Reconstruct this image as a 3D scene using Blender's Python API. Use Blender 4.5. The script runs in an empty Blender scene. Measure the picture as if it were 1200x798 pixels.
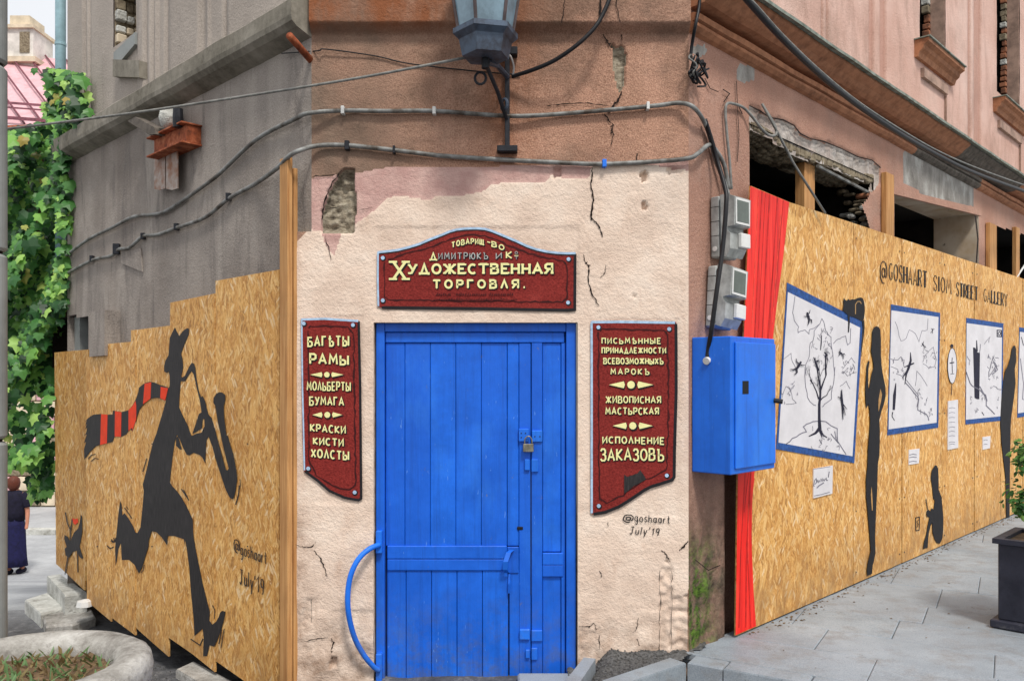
import bpy, bmesh, math, random
from mathutils import Vector, Matrix, noise as mnoise
from mathutils.geometry import tessellate_polygon
random.seed(7)
C = bpy.context.scene
COL = C.collection
R = math.radians

# ------------------------------------------------------------------ camera, world, sun, exposure
F = 975.0; CX = 600.0; HY = 443.0; EYE = 1.6
cam = bpy.data.cameras.new('camera'); camo = bpy.data.objects.new('camera', cam); COL.objects.link(camo)
camo.location = (0, 0, EYE); camo.rotation_euler = (R(90), 0, 0)
cam.sensor_width = 36.0; cam.lens = 36.0 * F / 1200.0
cam.shift_y = (HY - 399.0) / 1200.0
cam.clip_end = 600
C.camera = camo
w = bpy.data.worlds.new('World'); C.world = w; w.use_nodes = True
nt = w.node_tree; nt.nodes.clear()
wo = nt.nodes.new('ShaderNodeOutputWorld'); bg = nt.nodes.new('ShaderNodeBackground')
sky = nt.nodes.new('ShaderNodeTexSky'); sky.sky_type = 'NISHITA'; sky.sun_disc = False
SUN_EL, SUN_AZ = 56.0, 158.0      # azimuth clockwise from +Y
sky.sun_elevation = R(SUN_EL); sky.sun_rotation = R(SUN_AZ)
sky.air_density = 1.0; sky.dust_density = 4.0; sky.ozone_density = 1.0
# thin bright overcast veil mixed into the sky
mx = nt.nodes.new('ShaderNodeMix'); mx.data_type = 'RGBA'
tcw = nt.nodes.new('ShaderNodeTexCoord'); nzw = nt.nodes.new('ShaderNodeTexNoise'); nzw.inputs['Scale'].default_value = 2.2
nt.links.new(tcw.outputs['Generated'], nzw.inputs['Vector'])
mr = nt.nodes.new('ShaderNodeMapRange'); mr.inputs[1].default_value = .3; mr.inputs[2].default_value = .7; mr.inputs[3].default_value = .72; mr.inputs[4].default_value = .92
nt.links.new(nzw.outputs['Fac'], mr.inputs[0]); nt.links.new(mr.outputs[0], mx.inputs[0])
nt.links.new(sky.outputs[0], mx.inputs[6]); mx.inputs[7].default_value = (10.5, 10.6, 10.8, 1)
nt.links.new(mx.outputs[2], bg.inputs[0]); bg.inputs[1].default_value = 0.085
nt.links.new(bg.outputs[0], wo.inputs[0])
sun = bpy.data.lights.new('sun', 'SUN'); suno = bpy.data.objects.new('sun', sun); COL.objects.link(suno)
sun.energy = 2.3; sun.angle = R(10); sun.color = (1.0, .955, .89)
sd = Vector((math.sin(R(SUN_AZ)) * math.cos(R(SUN_EL)), math.cos(R(SUN_AZ)) * math.cos(R(SUN_EL)), math.sin(R(SUN_EL))))
suno.rotation_euler = sd.to_track_quat('Z', 'Y').to_euler(); suno.location = sd * 30
C.view_settings.view_transform = 'Standard'; C.view_settings.look = 'None'
C.view_settings.exposure = 0.31; C.view_settings.gamma = 1.0; C.view_settings.use_curve_mapping = False
C.render.engine = 'CYCLES'

# ------------------------------------------------------------------ material helpers
def lin(r, g, b, k=1.0):
    f = lambda c: (c / 12.92 if c <= .04045 else ((c + .055) / 1.055) ** 2.4)
    return (f(r / 255) * k, f(g / 255) * k, f(b / 255) * k, 1)
class NB:
    def __init__(s, name):
        s.m = bpy.data.materials.new(name); s.m.use_nodes = True; s.t = s.m.node_tree
        s.p = s.t.nodes['Principled BSDF']; s.oc = None
    def n(s, ty, **kw):
        x = s.t.nodes.new(ty)
        for k, v in kw.items(): setattr(x, k, v)
        return x
    def l(s, a, b): s.t.links.new(a, b)
    def co(s):
        if not s.oc: s.oc = s.n('ShaderNodeTexCoord').outputs['Object']
        return s.oc
    def map(s, scale=(1, 1, 1), rot=(0, 0, 0), loc=(0, 0, 0), vec=None):
        x = s.n('ShaderNodeMapping'); s.l(vec or s.co(), x.inputs[0])
        x.inputs['Scale'].default_value = scale; x.inputs['Rotation'].default_value = rot; x.inputs['Location'].default_value = loc
        return x.outputs[0]
    def noise(s, scale, vec=None, detail=4, rough=.55, dist=0):
        x = s.n('ShaderNodeTexNoise'); s.l(vec or s.co(), x.inputs['Vector'])
        x.inputs['Scale'].default_value = scale; x.inputs['Detail'].default_value = detail
        x.inputs['Roughness'].default_value = rough; x.inputs['Distortion'].default_value = dist
        return x.outputs['Fac']
    def vor(s, scale, vec=None, feature='F1', rnd=1.0):
        x = s.n('ShaderNodeTexVoronoi', feature=feature); s.l(vec or s.co(), x.inputs['Vector'])
        x.inputs['Scale'].default_value = scale; x.inputs['Randomness'].default_value = rnd
        return x
    def ramp(s, fac, stops, interp='LINEAR'):
        x = s.n('ShaderNodeValToRGB'); s.l(fac, x.inputs[0]); e = x.color_ramp; e.interpolation = interp
        while len(e.elements) < len(stops): e.elements.new(.5)
        for i, (p, c) in enumerate(stops):
            e.elements[i].position = p; e.elements[i].color = c if hasattr(c, '__len__') else (c, c, c, 1)
        return x.outputs[0]
    def mix(s, fac, a, b, mode='MIX'):
        x = s.n('ShaderNodeMix', data_type='RGBA', blend_type=mode)
        for v, i in ((fac, 0), (a, 6), (b, 7)):
            if hasattr(v, 'links'): s.l(v, x.inputs[i])
            else: x.inputs[i].default_value = v
        return x.outputs[2]
    def math(s, op, a, b=0.0, clamp=False):
        x = s.n('ShaderNodeMath', operation=op, use_clamp=clamp)
        for v, i in ((a, 0), (b, 1)):
            if hasattr(v, 'links'): s.l(v, x.inputs[i])
            else: x.inputs[i].default_value = v
        return x.outputs[0]
    def attr(s, name):
        x = s.n('ShaderNodeAttribute', attribute_name=name); return x.outputs['Fac']
    def rnd(s):
        return s.n('ShaderNodeObjectInfo').outputs['Random']
    def bump(s, h, strength=.5, dist=.01, nrm=None):
        x = s.n('ShaderNodeBump'); x.inputs['Strength'].default_value = strength; x.inputs['Distance'].default_value = dist
        s.l(h, x.inputs['Height'])
        if nrm: s.l(nrm, x.inputs['Normal'])
        return x.outputs[0]
    def out(s, col=None, rough=.85, nrm=None, metal=0, spec=.3):
        if col is not None:
            if hasattr(col, 'links'): s.l(col, s.p.inputs['Base Color'])
            else: s.p.inputs['Base Color'].default_value = col
        if hasattr(rough, 'links'): s.l(rough, s.p.inputs['Roughness'])
        else: s.p.inputs['Roughness'].default_value = rough
        if nrm: s.l(nrm, s.p.inputs['Normal'])
        s.p.inputs['Metallic'].default_value = metal
        s.p.inputs['Specular IOR Level'].default_value = spec
        return s.m
W1 = (1, 1, 1, 1)
def masked(b, a, freq=26, amt=.5):
    """attribute with its edge roughened by noise -> 0..1"""
    n1 = b.noise(freq, detail=5, rough=.65)
    v = b.math('ADD', b.attr(a), b.math('MULTIPLY', b.math('SUBTRACT', n1, .5), amt))
    return b.ramp(v, [(.44, 0), (.54, 1)])
def plaster_bump(b, s=1.0):
    a = b.noise(55, detail=3, rough=.6); c = b.noise(170, detail=2); d = b.noise(11, detail=3)
    h = b.math('ADD', b.math('MULTIPLY', a, .7), b.math('ADD', b.math('MULTIPLY', c, .35), b.math('MULTIPLY', d, .6)))
    return b.bump(h, .7 * s, .012)

def m_front():
    b = NB('front_plaster')
    n = b.noise(1.6, detail=6, rough=.6); base = b.ramp(n, [(.3, lin(142, 102, 82)), (.5, lin(174, 130, 108)), (.68, lin(194, 150, 128))])
    streak = b.noise(1, vec=b.map((7, 7, .7)), detail=5, rough=.65)
    base = b.mix(b.math('MULTIPLY', b.ramp(streak, [(.44, 0), (.66, 1)]), .65), base, lin(122, 88, 66))
    speck = b.noise(140, detail=2); base = b.mix(.5, base, b.ramp(speck, [(.3, lin(120, 84, 66)), (.62, lin(214, 172, 148))]), 'MIX')
    grey = b.noise(2.3, detail=5); base = b.mix(b.math('MULTIPLY', b.attr('grey'), b.ramp(grey, [(.3, .35), (.6, 1)])), base, lin(122, 104, 90))
    so = b.noise(1.1, vec=b.map((1, 1, 1.6), loc=(5, 0, 2)), detail=7, rough=.7); base = b.mix(b.math('MULTIPLY', b.ramp(so, [(.45, 0), (.63, 1)]), .7), base, lin(98, 80, 68))
    wt = b.noise(2.4, vec=b.map(loc=(1, 8, 3)), detail=7, rough=.75); base = b.mix(b.math('MULTIPLY', b.ramp(wt, [(.54, 0), (.68, 1)]), .35), base, lin(196, 164, 142))
    rust = b.noise(2.0, vec=b.map((3, 3, 1.2)), detail=5, rough=.7)
    base = b.mix(b.math('MULTIPLY', b.attr('rust'), b.ramp(rust, [(.35, .25), (.62, .95)])), base, lin(138, 84, 54))
    pinkn = b.noise(9, detail=5); pink = b.mix(b.ramp(pinkn, [(.4, 0), (.65, 1)]), lin(188, 150, 142), lin(206, 172, 162))
    base = b.mix(masked(b, 'pink', 14, .5), base, pink)
    cn = b.noise(3.2, detail=6, rough=.65); cream = b.ramp(cn, [(.3, lin(206, 182, 164)), (.5, lin(226, 204, 186)), (.72, lin(236, 219, 203))])
    dirt = b.noise(6, vec=b.map((1, 1, .5)), detail=6, rough=.7)
    cream = b.mix(b.math('MULTIPLY', b.ramp(dirt, [(.56, 0), (.72, 1)]), .4), cream, lin(186, 150, 126))
    base = b.mix(masked(b, 'cream', 22, .6), base, cream)
    low = b.noise(9, detail=5, rough=.7)
    base = b.mix(b.math('MULTIPLY', b.math('MULTIPLY', b.attr('dirt'), b.ramp(low, [(.35, 0), (.65, 1)])), .8), base, lin(150, 122, 102))
    st = b.noise(1, vec=b.map((30, 30, 70)), detail=6, rough=.75); stone = b.ramp(st, [(.35, lin(92, 84, 72)), (.5, lin(150, 140, 122)), (.7, lin(186, 178, 160))])
    base = b.mix(masked(b, 'stone', 20, .25), base, stone)
    return b.out(base, .9, plaster_bump(b), spec=.2)
def m_left():
    b = NB('grey_render')
    n = b.noise(1.3, detail=6, rough=.6); base = b.ramp(n, [(.3, lin(118, 110, 104)), (.5, lin(150, 141, 133)), (.72, lin(180, 170, 160))])
    s1 = b.noise(1, vec=b.map((2.6, 2.6, .4)), detail=4, rough=.55, dist=.3)
    base = b.mix(b.math('MULTIPLY', b.ramp(s1, [(.5, 0), (.66, 1)]), .7), base, lin(190, 180, 170))
    s2 = b.noise(1, vec=b.map((5, 5, .8), loc=(3, 1, 0)), detail=7, rough=.7, dist=.8)
    big = b.noise(.9, vec=b.map(loc=(7, 2, 5)), detail=6, rough=.65); base = b.mix(b.math('MULTIPLY', b.ramp(big, [(.45, 0), (.62, 1)]), .5), base, lin(104, 90, 78))
    base = b.mix(b.math('MULTIPLY', b.ramp(s2, [(.52, 0), (.66, 1)]), .7), base, lin(80, 74, 72))
    base = b.mix(b.math('MULTIPLY', b.attr('light'), .55), base, lin(196, 184, 172))
    sp = b.noise(120, detail=2); base = b.mix(.3, base, b.ramp(sp, [(.3, lin(98, 92, 88)), (.65, lin(178, 170, 164))]))
    base = b.mix(masked(b, 'cream', 22, .6), base, lin(226, 192, 168))
    return b.out(base, .92, plaster_bump(b, .8), spec=.2)
def m_right():
    b = NB('pink_render')
    n = b.noise(1.1, detail=6, rough=.62); base = b.ramp(n, [(.3, lin(146, 104, 86)), (.5, lin(170, 126, 106)), (.7, lin(192, 150, 130))])
    up = b.ramp(n, [(.3, lin(198, 156, 140)), (.5, lin(218, 182, 168)), (.7, lin(230, 202, 190))])
    base = b.mix(b.attr('upper'), base, up)
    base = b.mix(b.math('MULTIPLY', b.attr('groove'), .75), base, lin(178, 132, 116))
    base = b.mix(masked(b, 'lint', 18, .3), base, b.ramp(b.noise(9, detail=6, rough=.7), [(.35, lin(138, 138, 132)), (.5, lin(178, 178, 172)), (.66, lin(206, 206, 202))]))
    s1 = b.noise(1, vec=b.map((2.6, 2.6, .9)), detail=7, rough=.72, dist=.5)
    base = b.mix(b.math('MULTIPLY', b.ramp(s1, [(.5, 0), (.66, 1)]), .45), base, lin(132, 98, 84))
    s3 = b.noise(1.5, vec=b.map(loc=(9, 4, 1)), detail=7, rough=.7); base = b.mix(b.math('MULTIPLY', b.ramp(s3, [(.52, 0), (.66, 1)]), .4), base, lin(150, 130, 118))
    sp = b.noise(130, detail=2); base = b.mix(.26, base, b.ramp(sp, [(.3, lin(128, 92, 78)), (.65, lin(216, 184, 170))]))
    gn = b.noise(4, vec=b.map((1.2, 1.2, .6)), detail=6, rough=.65)
    base = b.mix(masked(b, 'grey', 12, .4), base, b.ramp(gn, [(.35, lin(120, 116, 110)), (.52, lin(152, 148, 142)), (.7, lin(196, 196, 190))]))
    dn = b.noise(6, detail=6, rough=.7)
    base = b.mix(b.math('MULTIPLY', b.attr('dirt'), b.ramp(dn, [(.3, .35), (.6, 1)])), base, b.ramp(b.noise(18, detail=5, rough=.7), [(.35, lin(50, 44, 38)), (.65, lin(112, 98, 84))]))
    mn = b.noise(13, detail=6, rough=.7)
    base = b.mix(b.math('MULTIPLY', b.attr('moss'), b.ramp(mn, [(.42, 0), (.56, 1)])), base, b.ramp(b.noise(40), [(.35, lin(36, 50, 20)), (.65, lin(92, 122, 44))]))
    return b.out(base, .92, plaster_bump(b), spec=.2)
def m_osb(name, k=1.0, seed=0.0):
    b = NB(name)
    rn = b.rnd(); off = b.n('ShaderNodeCombineXYZ'); b.l(b.math('MULTIPLY', rn, 37.0), off.inputs[0]); b.l(b.math('MULTIPLY', rn, 11.0), off.inputs[2])
    add = b.n('ShaderNodeVectorMath', operation='ADD'); b.l(b.co(), add.inputs[0]); b.l(off.outputs[0], add.inputs[1])
    dn = b.n('ShaderNodeTexNoise'); b.l(add.outputs[0], dn.inputs['Vector']); dn.inputs['Scale'].default_value = 7; dn.inputs['Detail'].default_value = 1
    sub = b.n('ShaderNodeVectorMath', operation='SUBTRACT'); b.l(dn.outputs['Color'], sub.inputs[0]); sub.inputs[1].default_value = (.5, .5, .5)
    sc = b.n('ShaderNodeVectorMath', operation='SCALE'); b.l(sub.outputs[0], sc.inputs[0]); sc.inputs['Scale'].default_value = .05
    ad2 = b.n('ShaderNodeVectorMath', operation='ADD'); b.l(add.outputs[0], ad2.inputs[0]); b.l(sc.outputs[0], ad2.inputs[1])
    v0 = ad2.outputs[0]
    cur = None; hs = None
    lay = ((-10, 38, 7, .5), (18, 48, 10, .5), (-34, 56, 12, .5), (4, 34, 7, .55), (46, 60, 15, .6), (-20, 44, 9, .6), (26, 54, 12, .65), (-24, 84, 24, .80), (9, 56, 15, .82), (-16, 34, 9, .89), (30, 42, 11, .90), (-44, 50, 14, .90))
    pat = b.noise(3.0, vec=v0, detail=2)
    for i, (ang, sx, sz, th) in enumerate(lay):
        r0 = b.map((1, 0.001, 1), (0, R(ang), 0), (i * 3.7, 0, i * 1.3), v0)
        mp = b.map((sx, 1, sz), vec=r0)
        vv = b.vor(1.0, mp)
        sep = b.n('ShaderNodeSeparateColor'); b.l(vv.outputs['Color'], sep.inputs[0])
        if th < .9: c = b.ramp(sep.outputs[0], [(0, lin(122, 72, 28)), (.18, lin(176, 118, 54)), (.5, lin(208, 154, 82)), (.8, lin(228, 184, 114)), (1, lin(246, 216, 158))])
        else: c = b.ramp(sep.outputs[0], [(0, lin(216, 184, 132)), (.5, lin(236, 214, 172)), (1, lin(250, 240, 216))])
        g = b.noise(1.0, b.map((260, 1, 14), vec=r0), detail=2)
        c = b.mix(.28, c, b.ramp(g, [(.3, lin(140, 100, 58)), (.7, lin(248, 226, 184))]))
        e = b.ramp(vv.outputs['Distance'], [(.36, 1), (.62, 0)] if th < .9 else [(.30, .9), (.50, 0)])
        if cur is None: cur = c; hs = sep.outputs[2]
        else:
            tt = b.math('ADD', th, b.math('MULTIPLY', b.math('SUBTRACT', pat, .5), .14)) if th >= .9 else th
            m = b.math('MULTIPLY', b.math('GREATER_THAN', sep.outputs[1], tt), e)
            cur = b.mix(m, cur, c); hs = b.mix(m, hs, sep.outputs[2])
    fine = b.noise(1.0, b.map((140, 1, 60), (0, R(8), 0), vec=v0), detail=4, rough=.7)
    cur = b.mix(.28, cur, b.ramp(fine, [(.34, lin(120, 76, 34)), (.5, lin(206, 158, 96)), (.66, lin(252, 226, 176))]))
    big = b.noise(1.4, vec=v0, detail=4)
    cur = b.mix(.55, cur, b.ramp(big, [(.3, lin(214, 190, 156)), (.7, lin(255, 244, 222))]), 'MULTIPLY')
    zz = b.n('ShaderNodeSeparateXYZ'); b.l(b.co(), zz.inputs[0])
    fm = b.noise(.9, b.map((1, 1, .6), vec=v0), detail=6, rough=.7); cur = b.mix(b.math('MULTIPLY', b.ramp(fm, [(.54, 0), (.66, 1)]), .35), cur, lin(150, 104, 62))
    foot = b.math('MULTIPLY', b.ramp(zz.outputs[2], [(0.0, 1), (.35, 0)]), b.ramp(b.noise(7, detail=5), [(.35, .1), (.65, .75)]))
    cur = b.mix(foot, cur, lin(150, 118, 84))
    cur = b.mix(1.0, cur, (k, k, k, 1), 'MULTIPLY')
    hsv = b.n('ShaderNodeHueSaturation'); hsv.inputs['Saturation'].default_value = .98; hsv.inputs['Value'].default_value = 1.10; b.l(cur, hsv.inputs['Color'])
    bc = b.n('ShaderNodeBrightContrast'); bc.inputs['Contrast'].default_value = .10; bc.inputs['Bright'].default_value = 0.0; b.l(hsv.outputs[0], bc.inputs[0]); cur = bc.outputs[0]
    return b.out(cur, .62, b.bump(hs, .35, .004), spec=.35)
def m_wood(name, c1, c2, sx=60, sz=3, rough=.7):
    b = NB(name)
    g = b.noise(1.0, b.map((sx, sx, sz)), detail=4, dist=.6); n = b.noise(3)
    c = b.ramp(g, [(.3, c1), (.7, c2)]); c = b.mix(.3, c, b.ramp(n, [(.3, lin(120, 100, 80)), (.7, W1)]), 'MULTIPLY')
    return b.out(c, rough, b.bump(g, .3, .004))
def m_blue(name, c=(18, 106, 226), wood=True):
    b = NB(name)
    g = b.noise(1.0, b.map((70, 70, 3)), detail=4, dist=.3) if wood else b.noise(14, detail=4)
    n = b.noise(4, detail=5, rough=.7)
    col = b.ramp(n, [(.3, lin(c[0] * .8, c[1] * .84, c[2] * .86)), (.6, lin(*c)), (.8, lin(min(255, c[0] * 1.6), c[1] * 1.12, min(255, c[2] * 1.05)))])
    col = b.mix(b.math('MULTIPLY', b.rnd(), .5), col, lin(14, 84, 196))
    pt_ = b.noise(1.7, vec=b.map((1, 1, .5)), detail=6, rough=.7); col = b.mix(b.math('MULTIPLY', b.ramp(pt_, [(.5, 0), (.66, 1)]), .35), col, lin(60, 136, 228))
    zc_ = b.n('ShaderNodeSeparateXYZ'); b.l(b.n('ShaderNodeNewGeometry').outputs['Position'], zc_.inputs[0])
    ft = b.math('MULTIPLY', b.ramp(zc_.outputs[2], [(0.0, 1), (.5, 0)]), b.ramp(b.noise(9, detail=6, rough=.75), [(.44, 0), (.62, 1)]))
    col = b.mix(b.math('MULTIPLY', ft, .55), col, lin(84, 92, 104))
    chip = b.noise(16, vec=b.map((1, 1, .55)), detail=6, rough=.8)
    col = b.mix(b.math('MULTIPLY', b.ramp(chip, [(.655, 0), (.68, 1)]), .7), col, lin(104, 108, 116))
    sc2 = b.noise(1, vec=b.map((60, 60, 14)), detail=3, rough=.6); col = b.mix(b.math('MULTIPLY', b.ramp(sc2, [(.7, 0), (.73, 1)]), .5), col, lin(120, 170, 236))
    gr = b.noise(1.0, b.map((30, 30, 1.2)), detail=5, rough=.7)
    col = b.mix(b.math('MULTIPLY', b.ramp(gr, [(.5, 0), (.72, 1)]), .4), col, lin(16, 62, 140))
    h = b.math('ADD', b.math('MULTIPLY', g, .6), b.math('MULTIPLY', n, .6))
    return b.out(col, b.ramp(n, [(.3, .38), (.7, .6)]), b.bump(h, .6 if wood else .15, .008), spec=.4)
def m_simple(name, c, rough=.7, metal=0, var=.25, ns=12, bs=.2, spec=.3, dark=None, dist=.004, k=1.0):
    b = NB(name); n = b.noise(ns, detail=5, rough=.65)
    d = dark or tuple(v * (1 - var) for v in c)
    col = b.ramp(n, [(.35, lin(*d, k)), (.62, lin(*c, k))])
    return b.out(col, rough, b.bump(n, bs, dist), metal, spec)
def m_rust(name):
    b = NB(name); n = b.noise(14, detail=6, rough=.7)
    return b.out(b.ramp(n, [(.3, lin(74, 40, 28)), (.5, lin(150, 78, 48)), (.66, lin(186, 118, 84))]), .85, b.bump(n, .5, .005))
def m_sign():
    b = NB('oxblood_sign_paint'); n = b.noise(5, detail=6, rough=.65); s = b.noise(90, detail=3)
    c = b.ramp(n, [(.3, lin(100, 22, 20)), (.6, lin(126, 36, 32)), (.8, lin(148, 56, 50))])
    c = b.mix(.35, c, b.ramp(s, [(.35, lin(84, 18, 16)), (.6, lin(160, 58, 50))]))
    return b.out(c, .8, plaster_bump(b, .8), spec=.25)
def m_stain_black():
    b = NB('black_board_paint'); g = b.noise(1, b.map((150, 1, 12)), detail=3); g2 = b.noise(3)
    c = b.ramp(g, [(.35, lin(30, 28, 30)), (.7, lin(62, 58, 58))]); c = b.mix(.4, c, b.ramp(g2, [(.3, lin(90, 90, 90)), (.7, W1)]), 'MULTIPLY')
    return b.out(c, .65, b.bump(g, .3, .003))
def m_slab():
    b = NB('pavement_slab_stone'); tcg = b.n('ShaderNodeNewGeometry').outputs['Position']
    n = b.noise(1.1, tcg, detail=6, rough=.65); s = b.noise(6, tcg, detail=6, rough=.7)
    c = b.ramp(n, [(.3, lin(92, 102, 110)), (.5, lin(126, 137, 146)), (.72, lin(160, 168, 174))])
    c = b.mix(b.math('MULTIPLY', b.rnd(), .35), c, lin(150, 158, 168))
    c = b.mix(b.math('MULTIPLY', b.ramp(s, [(.5, 0), (.66, 1)]), .5), c, lin(104, 96, 88))
    ch_ = b.noise(30, tcg, detail=4, rough=.8); c = b.mix(b.math('MULTIPLY', b.ramp(ch_, [(.64, 0), (.68, 1)]), .6), c, lin(70, 70, 72))
    st = b.noise(2.2, b.map((1, 3, 1), (0, 0, R(30)), vec=tcg), detail=6, rough=.75)
    c = b.mix(b.math('MULTIPLY', b.ramp(st, [(.54, 0), (.68, 1)]), .55), c, lin(112, 116, 120))
    f = b.noise(160, tcg, detail=2); c = b.mix(.12, c, b.ramp(f, [(.3, lin(80, 84, 88)), (.7, W1)]))
    return b.out(c, b.ramp(n, [(.3, .45), (.7, .75)]), b.bump(b.math('ADD', s, b.math('MULTIPLY', f, .4)), .25, .004), spec=.4)
def m_ground():
    b = NB('road_surface'); tcg = b.n('ShaderNodeNewGeometry').outputs['Position']
    n = b.noise(.7, tcg, detail=6, rough=.6); s = b.noise(9, tcg, detail=6, rough=.75)
    sp = b.n('ShaderNodeSeparateXYZ'); b.l(tcg, sp.inputs[0])
    far = b.math('DIVIDE', b.math('SUBTRACT', sp.outputs[1], 6.6), 1.6, True)
    near = b.ramp(s, [(.3, lin(52, 52, 54)), (.55, lin(88, 88, 90)), (.74, lin(140, 138, 136))])
    fa = b.ramp(n, [(.3, lin(140, 142, 146)), (.65, lin(182, 184, 186))])
    fa = b.mix(.25, fa, b.ramp(s, [(.3, lin(120, 118, 118)), (.7, W1)]), 'MULTIPLY')
    return b.out(b.mix(far, near, fa), .85, b.bump(s, .7, .02))
def m_leaf(name, stops, rnd='obj'):
    b = NB(name)
    f = b.rnd() if rnd == 'obj' else b.n('ShaderNodeNewGeometry').outputs['Random Per Island']
    c = b.ramp(f, stops)
    m = b.out(c, .45, spec=.4)
    try:
        b.p.inputs['Subsurface Weight'].default_value = 0
        tr = b.n('ShaderNodeBsdfTranslucent'); b.l(c, tr.inputs[0]); ms = b.n('ShaderNodeMixShader'); ms.inputs[0].default_value = .3
        o = [x for x in b.t.nodes if x.type == 'OUTPUT_MATERIAL'][0]
        b.l(b.p.outputs[0], ms.inputs[1]); b.l(tr.outputs[0], ms.inputs[2]); b.l(ms.outputs[0], o.inputs[0])
    except Exception as e: print(e)
    return m
M = {
 'front': m_front(), 'left': m_left(), 'right': m_right(), 'osb': m_osb('strand_board_warm', 1.04), 'osb2': m_osb('strand_board_pale', 1.04),
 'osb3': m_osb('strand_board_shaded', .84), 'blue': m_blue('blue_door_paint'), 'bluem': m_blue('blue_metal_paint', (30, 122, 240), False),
 'wood': m_wood('new_timber', lin(178, 124, 72), lin(216, 166, 108)), 'sign': m_sign(), 'blackp': m_stain_black(),
 'black': m_simple('black_line_paint', (26, 25, 30), .7, var=.3), 'yellow': m_simple('pale_yellow_paint', (240, 236, 168), .7, var=.06, ns=30),
 'sky': m_simple('pale_blue_edge_paint', (176, 204, 232), .7, var=.15, ns=40), 'red': None,
 'orange': m_simple('orange_stripe_paint', (240, 62, 14), .65, var=.1), 'white': m_simple('white_gesso', (220, 217, 220), .7, var=.06, ns=5),
 'fblue': m_simple('frame_blue_paint', (44, 88, 158), .7, var=.3, ns=30), 'pencil': m_simple('grey_ink_line', (126, 124, 138), .8, var=.2),
 'ink': m_simple('dark_ink', (24, 22, 48), .7, var=.2), 'crack': m_simple('crack_shadow_dirt', (44, 32, 28), .95, var=.4, ns=40),
 'iron': m_simple('black_iron', (44, 46, 52), .5, .3, ns=30), 'lamp_blue': m_simple('blue_grey_lamp_metal', (84, 98, 116), .45, .3, ns=14, dark=(60, 62, 70)),
 'glass': m_simple('dusty_lantern_glass', (132, 160, 176), .18, 0, .25, 6, .03, .6), 'pipe': m_simple('grey_conduit', (142, 144, 142), .5, .1, ns=9, dark=(74, 66, 58)),
 'wire': m_simple('black_cable_rubber', (28, 28, 32), .45, ns=20), 'wireg': m_simple('grey_cable', (140, 140, 136), .6, ns=20), 'rust': m_rust('rusty_iron'),
 'plastic': m_simple('grey_meter_plastic', (178, 181, 178), .5, 0, .28, 9, .05), 'steel': m_simple('dull_steel', (150, 146, 130), .4, .6, ns=40),
 'white_pl': m_simple('white_plastic', (225, 225, 222), .4, ns=10, var=.08),
 'cornice': None, 'flash': m_simple('weathered_flashing', (148, 156, 146), .6, .2, ns=14, dark=(96, 104, 92)), 'conc': None,
 'slab': m_slab(), 'ground': m_ground(), 'dark': m_simple('dark_interior', (58, 50, 44), .95, ns=5, var=.5, k=.35),  # 'dark': near-black brown for rooms, openings and the post core
 'gravel': m_simple('grey_gravel', (98, 98, 98), .95, ns=60, dark=(62, 60, 58)), 'soil': m_simple('dry_soil', (120, 98, 72), .95, ns=30, dark=(66, 52, 40)),
 'planter': None, 'bbox': None, 'brick': m_simple('old_brick', (170, 112, 82), .9, ns=14, dark=(96, 66, 52), bs=.6), 'mortar': m_simple('old_mortar', (150, 138, 116), .95, ns=20, dark=(98, 86, 70), bs=.8),
 'chim': m_simple('pale_chimney_stone', (226, 220, 212), .9, ns=3, var=.15),
 'cream': m_simple('cream_wall_far', (222, 206, 180), .9, ns=3, var=.15), 'roof': m_simple('faded_red_metal_roof', (226, 178, 184), .55, ns=3, var=.12), 'seam': m_simple('dark_roof_seam', (120, 66, 78), .6),
 'teal': m_simple('teal_downpipe', (158, 192, 202), .45, .05, ns=8, var=.15), 'post': m_simple('pale_grey_post_paint', (150, 154, 152), .6, ns=4, var=.12),
 'skin': m_simple('skin', (196, 132, 106), .6, ns=8, var=.1), 'navy': m_simple('navy_cloth', (30, 28, 48), .9, ns=20, var=.3), 'indigo': m_simple('dark_blue_cloth', (30, 30, 74), .9, ns=20, var=.3),
 'hair': m_simple('red_brown_hair', (104, 52, 36), .6, ns=60), 'stem': m_simple('brown_stem', (92, 74, 54), .9, ns=30),
}
def _red():
    b = NB('red_curtain_paint'); g = b.noise(1, b.map((22, 1, 1.3)), detail=4, dist=.5)
    c = b.ramp(g, [(.32, lin(206, 22, 16)), (.5, lin(238, 36, 24)), (.7, lin(248, 62, 44))]); return b.out(c, .5, b.bump(b.noise(60), .3, .003))
M['red'] = _red()
def _corn():
    b = NB('ochre_cornice'); n = b.noise(1, b.map((.6, 3, 3)), detail=6, rough=.7); n2 = b.noise(16, detail=5, rough=.7)
    c = b.ramp(n, [(.25, lin(92, 62, 46)), (.5, lin(158, 104, 72)), (.75, lin(186, 134, 102))])
    c = b.mix(.4, c, b.ramp(n2, [(.3, lin(84, 56, 42)), (.6, lin(196, 140, 106))]))
    c = b.mix(masked(b, 'dark', 5, .5), c, b.ramp(n2, [(.3, lin(62, 56, 50)), (.7, lin(120, 112, 102))]))
    return b.out(c, .85, b.bump(n2, .4, .006))
M['cornice'] = _corn()
def _gcorn():
    b = NB('grey_cornice'); n = b.noise(1, b.map((3, 3, 1.2)), detail=6, rough=.7); n2 = b.noise(16, detail=5, rough=.7)
    c = b.ramp(n, [(.28, lin(66, 62, 50)), (.5, lin(122, 117, 106)), (.72, lin(160, 154, 143))])
    c = b.mix(.3, c, b.ramp(n2, [(.3, lin(80, 74, 60)), (.6, lin(170, 162, 148))]))
    return b.out(c, .9, b.bump(n2, .5, .006))
M['gcorn'] = _gcorn()
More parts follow.
